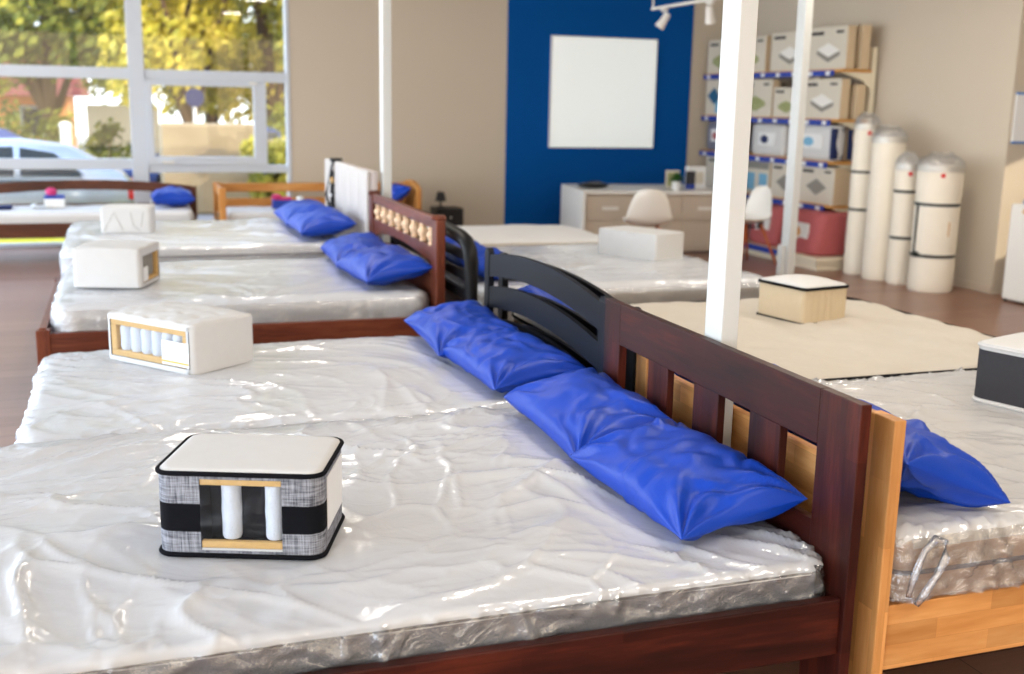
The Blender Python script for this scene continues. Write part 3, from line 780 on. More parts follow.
# --- bed E: brown day bed along the glazing
W = M['walnut']
E_ = loc_thing('dark brown day bed along the window with a bowed back rail', -.6, 13.0, name='day_bed')
n = 20
def bow(x): return .735 + .078 * (1 - ((x + .45) / 1.22) ** 2)
xs = [-1.67 + 2.40 * k / n for k in range(n + 1)]
q = MB(); q.prism([(x, bow(x) - .108) for x in xs] + [(x, bow(x)) for x in xs[::-1]], 'y', 13.38, 13.41, bev=.003); q.build('back_rail', W['x'], E_, world=True)
q = MB(); q.box(-1.67, .73, 13.38, 13.41, .40, .548, .004); q.build('lower_back_rail', W['x'], E_, world=True)
for x in (-1.70, .745): leg(E_, W, x, 13.395, .735, .055, 'back_post')
side_rail(E_, W, -1.67, .70, 12.50, 12.53, .275, .425)
for x in (-1.69, .715): cross_rail(E_, W, x - .018, x + .018, 12.50, 13.37, .275, .425, 'end_rail')
for x in (-1.68, .70): leg(E_, W, x, 12.52, .425, .05)
slats(E_, M['pine'], -1.65, .68, 12.53, 13.38, .33)
mattress('narrow white mattress on the brown day bed by the window', -1.66, .69, 12.54, 13.37, .335, .535, (M['tick'], M['white']), re=.04, rc=.06, seed=41, res=.04)
# --- bed F: pine bed along the wall
W = M['pine']
F_ = loc_thing('honey pine bed along the back wall, behind the upholstered headboard', 2.2, 13.2, name='pine_bed')
q = MB(); q.box(.985, 3.25, 13.42, 13.45, .665, .765, .004); q.build('back_rail', W['x'], F_, world=True)
q = MB(); q.box(.985, 3.25, 13.42, 13.45, .49, .59, .004); q.build('lower_back_rail', W['x'], F_, world=True)
for y in (12.62, 13.43): leg(F_, W, 1.0, y, .775, .075, 'end_post')
cross_rail(F_, W, .985, 1.015, 12.66, 13.4, .665, .765, 'end_rail'); cross_rail(F_, W, .985, 1.015, 12.66, 13.4, .30, .45, 'end_rail')
ys = [12.62 + .83 * k / 14 for k in range(15)]
q = MB(); q.prism([(12.62, .25), (13.45, .25)] + [(y, .74 + .085 * max(0., math.sin(math.pi * (y - 12.62) / .83)) ** .7) for y in ys[::-1]], 'x', 3.22, 3.26, bev=.004); q.build('arched_end', W['y'], F_, world=True)
for y in (12.65, 13.42): leg(F_, W, 3.24, y, .30, .06)
side_rail(F_, W, 1.03, 3.22, 12.62, 12.65, .27, .42)
slats(F_, W, 1.04, 3.2, 12.65, 13.42, .33)
mattress('narrow white mattress on the honey pine bed', 1.04, 3.2, 12.66, 13.4, .335, .50, (M['tick'], M['white']), re=.04, rc=.06, seed=45, res=.04)

# ------------------------------------------------------------------ pillows
zA = .508
pillow('wrinkled blue pillow nearest the camera, against the dark red headboard', (1.612, 2.985, zA), 2, 10, 0, (.42, .78), .185, 1.7)
pillow('blue pillow half behind the nearest one at the red headboard', (1.612, 3.715, zA), 0, 10, 2, (.42, .78), .18, 5.3)
pillow('blue pillow at the black headboard, the nearer of that pair', (1.625, 4.69, zA), 2, 8, 0, (.43, .80), .17, 9.1)
pillow('blue pillow at the black headboard, farther of that pair', (1.605, 5.37, zA), -1, 8, 2, (.45, .76), .165, 13.4)
pillow('blue pillow on the spindle bed, nearer of that pair', (1.57, 7.10, .575), 3, 10, 0, (.44, .84), .19, 17.0, res=28)
pillow('blue pillow on the spindle bed, farther of that pair', (1.57, 7.92, .575), -2, 10, 2, (.44, .84), .18, 21.6, res=28)
pillow('blue pillow in front at the white upholstered headboard', (1.50, 9.13, .643), 0, 9, 0, (.45, .82), .19, 25.2, res=28)
pillow('blue pillow behind another at the white upholstered headboard', (1.50, 9.98, .643), 0, 9, 2, (.45, .84), .19, 29.2, res=28)
pillow('blue pillow on the beech bed, behind its light post', (2.165, 2.77, .592), 3, -22, 0, (.43, .76), .20, 33.8)
pillow('blue pillow on the beech bed, farther from its near post', (2.17, 3.50, .592), 0, -20, 0, (.43, .70), .18, 37.1, res=28)
pillow('blue pillow glimpsed through the black slats behind the second bed', (2.2, 5.3, .59), 0, -12, 0, (.44, .74), .17, 41.1, res=28)
pillow('blue pillow glimpsed behind the rounded black headboard, its near end showing', (2.21, 6.98, .60), 0, -10, 0, (.44, .74), .20, 45.9, res=28)
pillow('blue pillow behind the rounded black headboard, mostly hidden by the spindles', (2.23, 7.65, .61), 0, -14, 0, (.44, .74), .18, 47.9, res=28)
pillow('blue pillow at the right end of the brown day bed', (.49, 13.0, .537), 90, 0, 0, (.58, .46), .19, 51.0, res=28)
pillow('blue pillow leaning on the arched end of the pine bed', (2.99, 13.0, .505), 0, 34, 0, (.40, .62), .17, 55.0, res=28)

# ------------------------------------------------------------------ mattress samples
# s1 near plaid sample
w = (-.105, .118, .022, .226)
h = .245
t = sample('mattress_sample', 'boxy sample in grey tweed and black with two springs behind a clear window', (.306, 3.085, .514), -20.5, .455, .345, h, .045,
           bands=[(0, .075, M['tweed']), (.075, .155, M['blackpipe']), (.155, h, M['tweed'])], top=M['white'], dome=.004, window=w, piping=M['blackpipe'], pipe_r=.007)
cav = window_recess(t, .345, w, .10, M['darkin'])
for z0, z1 in ((.028, .048), (.208, .226)):
    q = MB(); q.box(w[0], w[1], -.170, -.152, z0, z1, .003); q.build('foam_layer', M['foam'], t)
q = MB(); q.box(w[0], w[1], -.171, -.155, .012, .028, .002); q.build('felt_layer', M['white'], t)
for x in (-.028, .092):
    q = MB(); q.lathe([(.024, .05), (.027, .058), (.0265, .10), (.028, .13), (.0265, .16), (.027, .20), (.024, .207)], 18, Matrix.Translation((x, -.135, 0))); q.build('spring_pocket', M['spring'], t, smooth=True, angle=50)
q = MB(); q.raw([(w[0], -.1727, w[2]), (w[1], -.1727, w[2]), (w[1], -.1727, w[3]), (w[0], -.1727, w[3])], [(0, 1, 2, 3)]); q.build('clear_window', M['clear'], t)
q = MB(); q.box(.2275, .2305, -.10, .12, .062, .215, .001); q.build('side_label', M['paper'], t)
# s2 white sample with springs
w = (-.26, .275, .024, .20); h = .22
t = sample('mattress_sample', 'white quilted sample with a row of springs in a yellow foam frame', (.215, 5.425, .512), -51.0, .59, .40, h, .035, top=M['white'], dome=.02, top_amp=.006, window=w, quilt=True)
window_recess(t, .40, w, .10, M['darkin'])
q = MB()
for k in ((w[0], w[1], w[2], w[2] + .03), (w[0], w[1], w[3] - .026, w[3]), (w[0], w[0] + .038, w[2] + .03, w[3] - .026), (w[1] - .045, w[1], w[2] + .03, w[3] - .026)): q.box(k[0], k[1], -.196, -.11, k[2], k[3], .004)
q.build('foam_frame', M['foam'], t)
for k in range(6):
    x = -.185 + k * .072
    q = MB(); q.lathe([(.03, .054), (.036, .07), (.034, .112), (.036, .155), (.03, .175)], 16, Matrix.Translation((x, -.155, 0))); q.build('spring_pocket', M['spring'], t, smooth=True, angle=50)
q = MB(); q.raw([(w[0], -.2003, w[2]), (w[1], -.2003, w[2]), (w[1], -.2003, w[3]), (w[0], -.2003, w[3])], [(0, 1, 2, 3)]); q.build('clear_window', M['clear'], t)
q = MB(); q.box(.10, .277, -.204, -.2015, .032, .145, .0008); cd = q.build('label_card', M['paper'], t)
q = MB(); q.box(.102, .275, -.2052, -.2042, .044, .052, 0); q.build('label_stripe', M['yellow'], cd)
# s3 white sample whose window faces right
w = (-.16, .17, .022, .19); h = .235
t = sample('mattress_sample', 'white sample on the spindle bed with a dark spring window on its right side', (-.073, 7.40, .585), 72, .43, .42, h, .03, top=M['white'], dome=.008, top_amp=.005, window=w)
window_recess(t, .42, w, .10, M['darkin'])
q = MB()
for k in ((w[0], w[1], w[2], w[2] + .02), (w[1] - .03, w[1], w[2] + .02, w[3])): q.box(k[0], k[1], -.207, -.12, k[2], k[3], .004)
q.build('foam_frame', M['foam'], t)
for k in range(4):
    q = MB(); q.lathe([(.026, .045), (.03, .06), (.03, .17), (.026, .19)], 14, Matrix.Translation((-.11 + k * .066, -.165, 0))); q.build('spring_pocket', M['inkgrey'], t, smooth=True, angle=50)
q = MB(); q.box(-.16, -.07, -.213, -.211, .03, .12, .0008); q.build('label_card', M['paper'], t)
# s4
t = sample('mattress_sample', 'white sample with faint line motif at the foot of the upholstered bed', (.01, 9.76, .642), -9, .40, .30, .205, .03, top=M['white'], dome=.008)
q = MB()
for pts in ([(-.17, .02), (-.09, .17), (-.02, .02)], [(.04, .17), (.06, .06), (.11, .02)], [(.12, .05), (.14, .17)]):
    q.tube([(p[0], -.1505, p[1]) for p in pts], .0025, 6)
q.build('stitched_motif', M['inkgrey'], t)
# s5
sample('mattress_sample', 'plain white block sample before the white chair and desk', (3.735, 7.72, .606), -65.0, .58, .35, .20, .022, top=M['white'], dome=.006)
# s6
sample('mattress_sample', 'beige ribbed sample with black edging and a domed white top', (3.56, 5.26, .592), -79, .375, .33, .205, .03, bands=[(0, .205, M['beigeknit'])], top=M['white'], dome=.03, piping=M['blackpipe'], ribs=7, pipe_r=.009)
# s7
sample('mattress_sample', 'charcoal-sided sample with white top at the right edge', (3.495, 3.385, .592), -72, .46, .42, .24, .06, bands=[(0, .02, M['white']), (.02, .22, M['charcoal']), (.22, .245, M['white'])], top=M['white'], dome=.01, piping=M['white'], pipe_r=.006)

# ------------------------------------------------------------------ small things by the window
t = thing('leaflet_box', 'small white box with blue band and pink print on the day bed', 'box', (-.735, 13.05, .538))
q = MB(); q.box(-.10, .10, -.07, .07, 0, .10, .004); q.build('carton', M['paper'], t)
q = MB(); q.box(-.101, .101, -.071, .071, .10, .135, .003); q.build('blue_band', M['stripblue'], t)
q = MB(); q.sphere((-.03, 0, .17), .06, (1, .4, .8)); q.build('pink_flower_print', M['pink'], t, smooth=True)
t = thing('leaflet_box', 'small blue box with pink top lying on the pine bed', 'box', (1.70, 13.0, .505))
q = MB(); q.box(-.11, .11, -.07, .07, 0, .10, .004); q.build('carton', M['stripblue'], t)
q = MB(); q.box(-.02, .10, -.05, .06, .10, .13, .003); q.sphere((-.06, 0, .13), .06, (1, .5, .7)); q.build('pink_flower_print', M['pink'], t)
q = MB(); q.lathe([(.05, 0), (.055, .03), (.04, .09), (.045, .13), (0, .15)], 14, Matrix.Translation((1.90, 12.95, .505)), cap=True)
tag(q.build('white_jar', M['paper'], smooth=True, angle=50), 'small white jar next to the blue box on the pine bed', 'jar')
V = []; F = []
for j in range(7):
    for i in range(9):
        V.append((-.98 + .024 * i, 12.9 + .03 * j, .545 + .03 * abs(noise.noise(Vector((i * .7, j * .6, 3)))) * 2))
for j in range(6):
    for i in range(8): F.append((j * 9 + i, j * 9 + i + 1, (j + 1) * 9 + i + 1, (j + 1) * 9 + i))
o = fast_mesh('crumpled_paper', V, F, M['paper']); sm = o.modifiers.new('thick', 'SOLIDIFY'); sm.thickness = .003
tag(o, 'crumpled white sheet left on the brown day bed', 'paper')
t = thing('brochure_stack', 'dark brochure stack at the left end of the day bed', 'brochures', (-1.26, 12.95, .54))
q = MB()
for k in range(4): q.box(-.12, .10, -.09, .09, .009 * k, .009 * k + .008, .001, Matrix.Rotation(R(4 * k), 4, 'Z'))
q.build('booklets', M['navyfab'], t)

t = thing('nightstand', 'black bedside cabinet against the back wall left of the blue panel', 'cabinet', (3.80, 13.45, 0))
q = MB(); q.box(-.17, .17, -.17, .17, .05, .45, .006); q.build('carcass', M['blackplastic'], t)
for z in (.08, .26):
    q = MB(); q.box(-.155, .155, -.185, -.17, z, z + .16, .004); d = q.build('drawer', M['blackplastic'], t)
    q = MB(); q.sphere((0, -.195, z + .08), .012); q.build('knob', M['metalwhite'], d, smooth=True)
for x in (-.14, .14):
    for y in (-.14, .14):
        q = MB(); q.box(x - .02, x + .02, y - .02, y + .02, 0, .05, .003); q.build('leg', M['blackplastic'], t)
t = thing('table_lamp', 'small dark lamp on the black bedside cabinet', 'lamp', (3.72, 13.45, .45))
q = MB(); q.lathe([(.06, 0), (.06, .01), (.012, .02), (.012, .10)], 16); q.build('base', M['charcoal'], t, smooth=True, angle=40)
q = MB(); q.lathe([(.07, .08), (.045, .19), (0, .19)], 16, cap=False); q.build('shade', M['charcoal'], t, smooth=True, angle=40)

# ------------------------------------------------------------------ desk area
t = thing('desk', 'white reception desk with beige drawer fronts under the blue wall', 'desk', (5.10, 12.15, 0), R(-8))
q = MB(); q.box(0, 1.9, 0, 1.1, .71, .75, .004); q.build('desktop', M['desk'], t)
q = MB(); q.box(0, .04, .0, 1.1, 0, .71, .003); q.build('side_panel', M['desk'], t)
q = MB(); q.box(1.86, 1.9, .0, 1.1, 0, .71, .003); q.build('side_panel', M['desk'], t)
q = MB(); q.box(.04, 1.86, .05, .08, .02, .71, .002); q.build('front_panel', M['deskbeige'], t)
for k in range(3):
    q = MB(); q.box(.06 + .60 * k, .64 + .60 * k, .032, .05, .40, .68, .003); d = q.build('drawer_front', M['deskbeige'], t)
    q = MB(); q.box(.25 + .60 * k, .45 + .60 * k, .022, .032, .52, .56, .003); q.build('handle', M['desk'], d)
    q = MB(); q.box(.06 + .60 * k, .64 + .60 * k, .034, .05, .06, .37, .003); q.build('drawer_front', M['deskbeige'], t)
def shell_chair(label, x, y, rz):
    t = thing('shell_chair', label, 'chair', (x, y, 0), R(rz), 'white shell chairs at the desk'); t.scale = (1.08, 1.08, 1.08)
    # moulded shell: seat curving up into a tapering back; sits facing local +y
    prof = [(.23, .44, .20), (.20, .455, .225), (.10, .445, .235), (-.02, .44, .24), (-.12, .45, .24), (-.18, .49, .235), (-.21, .56, .225), (-.235, .66, .20), (-.255, .76, .165), (-.262, .81, .12), (-.264, .825, .06)]
    V = []; F = []; nn = 13
    for (y_, z_, hw) in prof:
        for k in range(nn):
            s = 2 * k / (nn - 1) - 1
            lift = .05 * abs(s) ** 2.5 if z_ < .55 else 0
            V.append((hw * s, y_ + (.05 * s * s if z_ > .5 else 0), z_ + lift))
    for j in range(len(prof) - 1):
        for k in range(nn - 1): F.append((j * nn + k, j * nn + k + 1, (j + 1) * nn + k + 1, (j + 1) * nn + k))
    o = fast_mesh('shell', V, F, M['chair'], t); s = o.modifiers.new('t', 'SOLIDIFY'); s.thickness = .012; s.offset = -1
    s = o.modifiers.new('s', 'SUBSURF'); s.levels = 1; s.render_levels = 1
    for sx in (-1, 1):
        for sy in (-1, 1):
            q = MB(); q.tube([(sx * .25, sy * .24 - .02, 0), (sx * .12, sy * .10 - .02, .43)], .017, 10, taper=[.7, 1.1]); q.build('leg', M['orangewood'], t, smooth=True)
    q = MB()
    q.tube([(-.13, -.12, .40), (.13, .10, .40)], .008, 6); q.tube([(.13, -.12, .40), (-.13, .10, .40)], .008, 6); q.build('under_frame', M['blackplastic'], t)
    return t
shell_chair('white shell chair with its back turned, behind the block sample', 5.31, 10.85, -18)
shell_chair('white shell chair with orange legs partly hidden by the thick post', 6.58, 10.95, 97)

t = thing('potted_plant', 'small green plant in a white pot on the desk', 'plant', (6.33, 12.16, .75))
q = MB(); q.lathe([(.05, 0), (.062, .10), (.056, .10), (.05, .085), (0, .085)], 16, cap=False); q.build('pot', M['paper'], t, smooth=True, angle=40)
random.seed(2); V = []; F = []
for k in range(80):
    a = random.random() * 6.28; el = random.uniform(.3, 1.5); r = random.uniform(.09, .14)
    d = Vector((math.cos(a) * math.cos(el), math.sin(a) * math.cos(el), math.sin(el)))
    s = d.cross(Vector((0, 0, 1))); s.normalize(); b = Vector((0, 0, .09)) + d * r * .25; e = Vector((0, 0, .09)) + d * r; mth = (b + e) / 2
    i = len(V); V += [b, mth + s * .022, e, mth - s * .022]; F.append((i, i + 1, i + 2, i + 3))
fast_mesh('foliage', V, F, M['leaf'], t)
t = thing('handbag', 'flat black bag lying on the left of the desk', 'bag', (5.40, 12.55, .75))
q = MB(); q.sphere((0, 0, .035), .2, (1, .6, .18), u=18, v=10); q.build('body', M['blackplastic'], t, smooth=True)
q = MB(); q.tube([(-.12, -.02, .06), (-.06, -.08, .085), (.04, -.08, .09), (.1, -.02, .06)], .008, 6); q.build('strap', M['blackplastic'], t, smooth=True)
t = thing('desk_calendar', 'grey and blue standing card beside the desk plant', 'calendar', (6.58, 12.28, .75), R(-8))
q = MB(); q.box(-.06, .06, -.01, .01, .06, .22, .003); q.build('upper_card', M['charcoal'], t)
q = MB(); q.box(-.06, .06, -.012, .012, 0, .06, .003); q.build('lower_card', M['stripblue'], t)
t = thing('picture_frame', 'cream framed card behind the plant on the desk', 'frame', (6.42, 12.45, .75), R(-8))
q = MB(); q.box(-.09, .09, -.008, .008, 0, .22, .003); q.build('frame', M['boxwhite'], t)
q = MB(); q.box(-.065, .065, -.0125, -.008, .03, .19, .001); q.build('picture', M['inkgreen'], t)
t = thing('document_tray', 'white upright file holder at the right of the desk', 'file holder', (6.74, 12.45, .75), R(-8))
q = MB(); q.box(-.12, .12, -.05, .05, 0, .27, .006); q.build('body', M['paper'], t)
q = MB(); q.box(-.09, .09, -.053, -.05, .06, .2, .001); q.build('label', M['boxwhite'], t)

# ------------------------------------------------------------------ stocked shelves on the right wall
SX = 7.5
S = thing('shelf_unit', 'cream wall shelving with blue price strips on the right wall', 'shelves', (7.75, 12.0, 0))
rows = [(2.185, SX), (1.64, SX), (1.17, SX), (.68, SX)]
for y in (10.70, 11.70, 12.70, 13.70):
    q = MB(); q.box(7.90, 7.96, y - .04, y + .04, 0, 2.43, .005); q.build('upright', M['shelfcream'], S, world=True)
for z, x in rows:
    q = MB(); q.box(x, 7.90, 10.66, 13.76, z - .03, z, .003); b = q.build('shelf_board', M['striporange'], S, world=True)
    q = MB(); q.box(x - .012, x - .001, 10.78, 13.76, z - .075, z - .012, .002); q.build('price_strip', M['stripblue'], b, world=True)
    for k in range(9):
        q = MB(); q.box(x - .015, x - .012, 10.85 + k * .34, 10.93 + k * .34, z - .066, z - .022, .001)
        q.build('price_tag', M['paper'], b, world=True)
    q = MB(); q.prism([(SX + .02, z - .035), (7.90, z - .035), (7.90, z - .22), (7.80, z - .12)], 'y', 10.66, 10.72); q.build('bracket', M['shelfcream'], S, world=True)
q = MB(); q.box(7.12, 7.95, 10.3, 13.76, .10, .14, .003); b = q.build('base_shelf', M['shelfcream'], S, world=True)
q = MB(); q.box(7.105, 7.119, 10.95, 13.76, .075, .14, .002); q.build('price_strip', M['stripblue'], b, world=True)
q = MB(); q.box(7.16, 7.9, 10.35, 13.7, 0, .10, .003); q.build('plinth', M['shelfcream'], S, world=True)

def carton(label, y0, y1, z0, h, depth=.11, x=SX + .02, pict=None, lett=True, side=None, face=None):
    """carton whose printed face looks toward -x"""
    t = thing('carton', label, 'box', (x, (y0 + y1) / 2, z0), 0, 'boxes on the wall shelves')
    w = (y1 - y0)
    q = MB(); q.box(0, depth, -w / 2, w / 2, 0, h, .004, mi=0)
    for f in q.bm.faces:
        if abs(f.normal.y) > .9: f.material_index = 1
    q.build('case', [face or M['boxwhite'], side or M['kraft']], t)
    if lett:
        q = MB(); q.box(-.0015, 0, w * .10, w * .42, h * .82, h * .90, 0); q.build('lettering', M['ink'], t)
        q = MB(); q.box(-.0015, 0, -w * .40, -w * .22, h * .84, h * .90, 0); q.build('lettering', M['ink'], t)
    if pict == 'slab':
        q = MB(); c = -.05 * w
        q.prism([(c - .28 * w, h * .42), (c, h * .28), (c + .30 * w, h * .46), (c + .30 * w, h * .36), (c, h * .16), (c - .28 * w, h * .32)], 'x', -.0018, 0, mi=0)
        q.prism([(c - .28 * w, h * .43), (c, h * .29), (c + .30 * w, h * .47), (c + .02 * w, h * .62)], 'x', -.0016, 0, mi=1)
        q.build('printed_picture', [M['inkgrey'], M['desk']], t)
    elif pict == 'green':
        q = MB(); q.prism([(-.3 * w, h * .40), (0, h * .25), (.3 * w, h * .42), (.3 * w, h * .3), (0, h * .14), (-.3 * w, h * .3)], 'x', -.0018, 0)
        q.prism([(-.3 * w, h * .41), (0, h * .26), (.3 * w, h * .43), (.02 * w, h * .56)], 'x', -.0016, 0); q.build('printed_picture', M['inkgreen'], t)
    elif pict == 'diamond':
        q = MB(); q.prism([(-.3 * w, h * .45), (0, h * .22), (.3 * w, h * .45), (0, h * .68)], 'x', -.0018, 0); q.build('printed_picture', M['inkgrey'], t)
    elif pict == 'aqua':
        q = MB(); q.box(-.0018, 0, -w * .42, -w * .12, h * .12, h * .6, 0, mi=0); q.box(-.0018, 0, w * .05, w * .42, h * .12, h * .6, 0, mi=0); q.box(-.002, 0, -w * .46, w * .46, h * .72, h * .92, 0, mi=1)
        q.build('printed_picture', [M['cyan'], M['inkgrey']], t)
    elif pict == 'petrol':
        q = MB(); q.prism([(-.1 * w, h * .5), (.15 * w, h * .3), (.42 * w, h * .55), (.15 * w, h * .78)], 'x', -.0018, 0, mi=0); q.box(-.0016, 0, -w * .45, w * .1, h * .06, h * .4, 0, mi=1)
        q.build('printed_picture', [M['petrol'], M['cyan']], t)
    return t
z = 2.187
carton('upper-shelf carton with green picture, far left beside the thick post', 13.02, 13.72, z, .43, pict='green')
carton('upper-shelf carton just right of the thick post', 12.27, 12.99, z, .43, pict='green')
carton('upper-shelf carton with faint grey picture left of the slim post', 11.38, 12.15, z, .45, pict='slab')
carton('upper-shelf carton with grey mattress picture right of the slim post', 10.62, 11.36, z, .46, pict='slab')
carton('tan carton standing behind the printed ones at the upper shelf end', 10.60, 11.3, z, .47, x=SX + .20, pict=None, lett=False, face=M['kraft'])
z = 1.642
carton('light blue printed package at the far left of the second shelf', 13.05, 13.72, z, .46, pict='petrol', lett=False)
carton('second-shelf carton with green picture beside the thick post', 12.06, 12.8, z, .45, pict='green')
carton('lower second-shelf carton left of the slim post', 11.45, 12.02, z, .35, pict='green')
carton('second-shelf carton with grey mattress picture and tan end', 10.66, 11.42, z, .44, pict='slab')
carton('shorter tan carton standing behind at the second shelf end', 10.62, 11.2, z, .38, x=SX + .20, pict=None, lett=False, face=M['kraft'])
z = .682
carton('pale blue striped carton on the fourth shelf', 12.0, 12.62, z, .44, pict='aqua', lett=False)
carton('fourth-shelf carton with a diamond picture left of the slim post', 11.36, 11.96, z, .42, pict='diamond')
carton('fourth-shelf carton with a diamond picture and tan end', 10.66, 11.34, z, .42, .22, pict='diamond')
carton('white carton at the far left of the fourth shelf', 12.7, 13.6, z, .42, lett=True)

def bag(label, y0, y1, z0, h, mat, dx=.36, patch=None, edge=None, x=SX + .02, lean=0):
    """soft bag of bedding in clear wrap; broad face looks toward -x"""
    t = thing('bedding_bag', label, 'bedding bag', (x + dx / 2, (y0 + y1) / 2, z0), 0, 'bagged bedding on the wall shelves')
    w = y1 - y0; V = []; n = 16
    q = MB(); bmesh.ops.create_grid(q.bm, x_segments=1, y_segments=1, size=.001); q.bm.clear()
    res = bmesh.ops.create_cube(q.bm, size=1)
    bmesh.ops.subdivide_edges(q.bm, edges=q.bm.edges[:], cuts=9, use_grid_fill=True)
    for v in q.bm.verts:
        c = v.co; X, Y, Z = 2 * c.x, 2 * c.y, 2 * c.z
        px = dx / 2 * X * (1 - .18 * abs(Y) ** 6 - .16 * abs(Z) ** 6); py = w / 2 * Y * (1 - .05 * X * X - .03 * Z * Z); pz = h / 2 * (Z * (1 - .03 * Y ** 4) + 1)
        wv = noise.noise(Vector((px * 9 + y0, py * 9, pz * 9))) * .012
        v.co = (px + wv - lean * (pz / h - .5), py + wv * .5, max(0, pz))
    q.build('filling', mat, t, smooth=True)
    if patch:
        q = MB(); q.box(-dx / 2 - .012, -dx / 2 + .01, -w * .26, w * .22, h * .32, h * .74, .003); q.build('printed_card', patch[0], t)
        q = MB(); q.sphere((-dx / 2 - .011, .04 * w, h * .52), .5, (.006, w * .26, h * .28)); q.build('printed_picture', patch[1], t, smooth=True)
    if edge:
        q = MB(); q.box(-dx / 2 - .006, dx / 2 * .5, -w / 2 + .01, -w / 2 + .07, .02, h * .92, .012); q.build('edge_binding', edge, t)
    return t
z = 1.172
bag('red and grey bagged bedding at the far left of the third shelf', 13.0, 13.7, z, .38, M['greybag'], patch=(M['paper'], M['redbag']))
bag('white bagged pillow left of the slim post', 11.75, 12.5, z, .38, M['white'], .18, patch=(M['paper'], M['navyfab']))
bag('white bagged pillow with blue print and navy edge', 10.72, 11.62, z, .40, M['white'], .18, patch=(M['paper'], M['cyan']), edge=M['navyfab'])
bag('beige bagged pillow at the right end of the third shelf', 10.68, 11.3, z, .39, M['kraft'], .16, patch=None, edge=M['navyfab'], x=SX + .22)
z = .142
bag('grey bagged blanket on the base shelf beside the chair', 11.95, 12.5, z, .45, M['greybag'], .5, patch=(M['paper'], M['inkgrey']), x=7.2, lean=-.12)
bag('red bagged blanket left of the slim post', 11.25, 11.9, z, .46, M['redbag'], .5, patch=(M['paper'], M['ink']), x=7.2, lean=-.10)
bag('red bagged blanket with white card, right of the slim post', 10.42, 11.2, z, .47, M['redbag'], .5, patch=(M['paper'], M['striporange']), x=7.2, lean=-.10)

# rolled mattresses
def roll(label, x, y, r, h, straps, seed, mark=True, top=.12, sheet=False):
    t = thing('rolled_mattress', label, 'rolled mattress', (x, y, 0), 0, 'rolled mattresses along the right wall')
    n = 28; V = []; F = []; zs = [0, .01] + [h * k / 14 for k in range(1, 14)] + [h - .012, h]
    for j, z in enumerate(zs):
        e = .97 if j in (0, len(zs) - 1) else 1
        for k in range(n):
            a = 2 * math.pi * k / n
            rr = r * e * (1 + .035 * noise.noise(Vector((math.cos(a) * 1.5 + seed, math.sin(a) * 1.5, z * 2))) - sum(.03 * math.exp(-((z - s) / .04) ** 2) for s in straps))
            V.append((rr * math.cos(a), rr * math.sin(a), z))
    for j in range(len(zs) - 1):
        for k in range(n): F.append((j * n + k, j * n + (k + 1) % n, (j + 1) * n + (k + 1) % n, (j + 1) * n + k))
    F.append(tuple(range(n))[::-1]); F.append(tuple(range((len(zs) - 1) * n, len(zs) * n)))
    fast_mesh('roll', V, F, M['rollwhite'], t)
    # gathered clear bag over the top
    V = []; F = []; rings = [(1.03, -.06), (1.04, -.01), (.98, .04), (.78, .5 * top + .02), (.62, .72 * top), (.5, top)]
    for j, (k_, dz) in enumerate(rings):
        for k in range(n):
            a = 2 * math.pi * k / n; rr = r * k_ * (1 + .10 * noise.noise(Vector((a * 2, j * .9, seed)))) if j > 1 else r * k_
            V.append((rr * math.cos(a), rr * math.sin(a), h + dz + (.025 * noise.noise(Vector((a * 1.5, 3, seed))) if j > 2 else 0)))
    for j in range(len(rings) - 1):
        for k in range(n): F.append((j * n + k, j * n + (k + 1) % n, (j + 1) * n + (k + 1) % n, (j + 1) * n + k))
    fast_mesh('plastic_bag', V, F, M['film'], t)
    for s in straps:
        q = MB(); q.lathe([(r * .985, s - .014), (r * 1.015, s - .014), (r * 1.015, s + .014), (r * .985, s + .014)], n, cap=False); q.build('strap', M['strap'], t, smooth=True, angle=40)
    # things printed on the side that faces the camera
    va = math.atan2(-y, -x)
    if mark:
        MM = Matrix.Rotation(va, 4, 'Z'); q = MB(); q.box(r * 1.0, r * 1.02, .01, .05, h - .11, h - .07, .004, MM); q.build('red_mark', M['redlogo'], t)
    return t
va4 = math.atan2(-8.98, -7.52)
roll('tall slim mattress roll with two straps beside the shelves', 7.49, 10.105, .128, 1.60, (1.10, .70), 1.)
roll('unstrapped mattress roll second from the shelves', 7.483, 9.71, .168, 1.48, (), 2., mark=False)
roll('slim strapped mattress roll between two wider rolls', 7.49, 9.39, .118, 1.22, (.95, .48), 3.)
r4 = roll('thick mattress roll with crossed black straps, nearest the room corner', 7.53, 8.955, .212, 1.235, (.86, .36), 4.)
MM = Matrix.Rotation(va4, 4, 'Z')
q = MB(); q.box(.202, .213, -.185 + .36, -.15 + .36, .36, .86, .003, Matrix.Rotation(va4 + R(-58), 4, 'Z') @ Matrix.Translation((0, -.19, 0))); q.build('vertical_strap', M['strap'], r4)
q = MB(); q.sphere((0, 0, 0), .035, (1, 1.3, .8), M=Matrix.Rotation(va4 + R(-48), 4, 'Z') @ Matrix.Translation((.212, 0, .37))); q.build('buckle', M['strap'], r4, smooth=True)
q = MB(); q.box(.2035, .211, -.05, .02, .56, .70, .003, Matrix.Rotation(va4 + R(48), 4, 'Z')); q.build('yellow_label', M['foam'], r4)

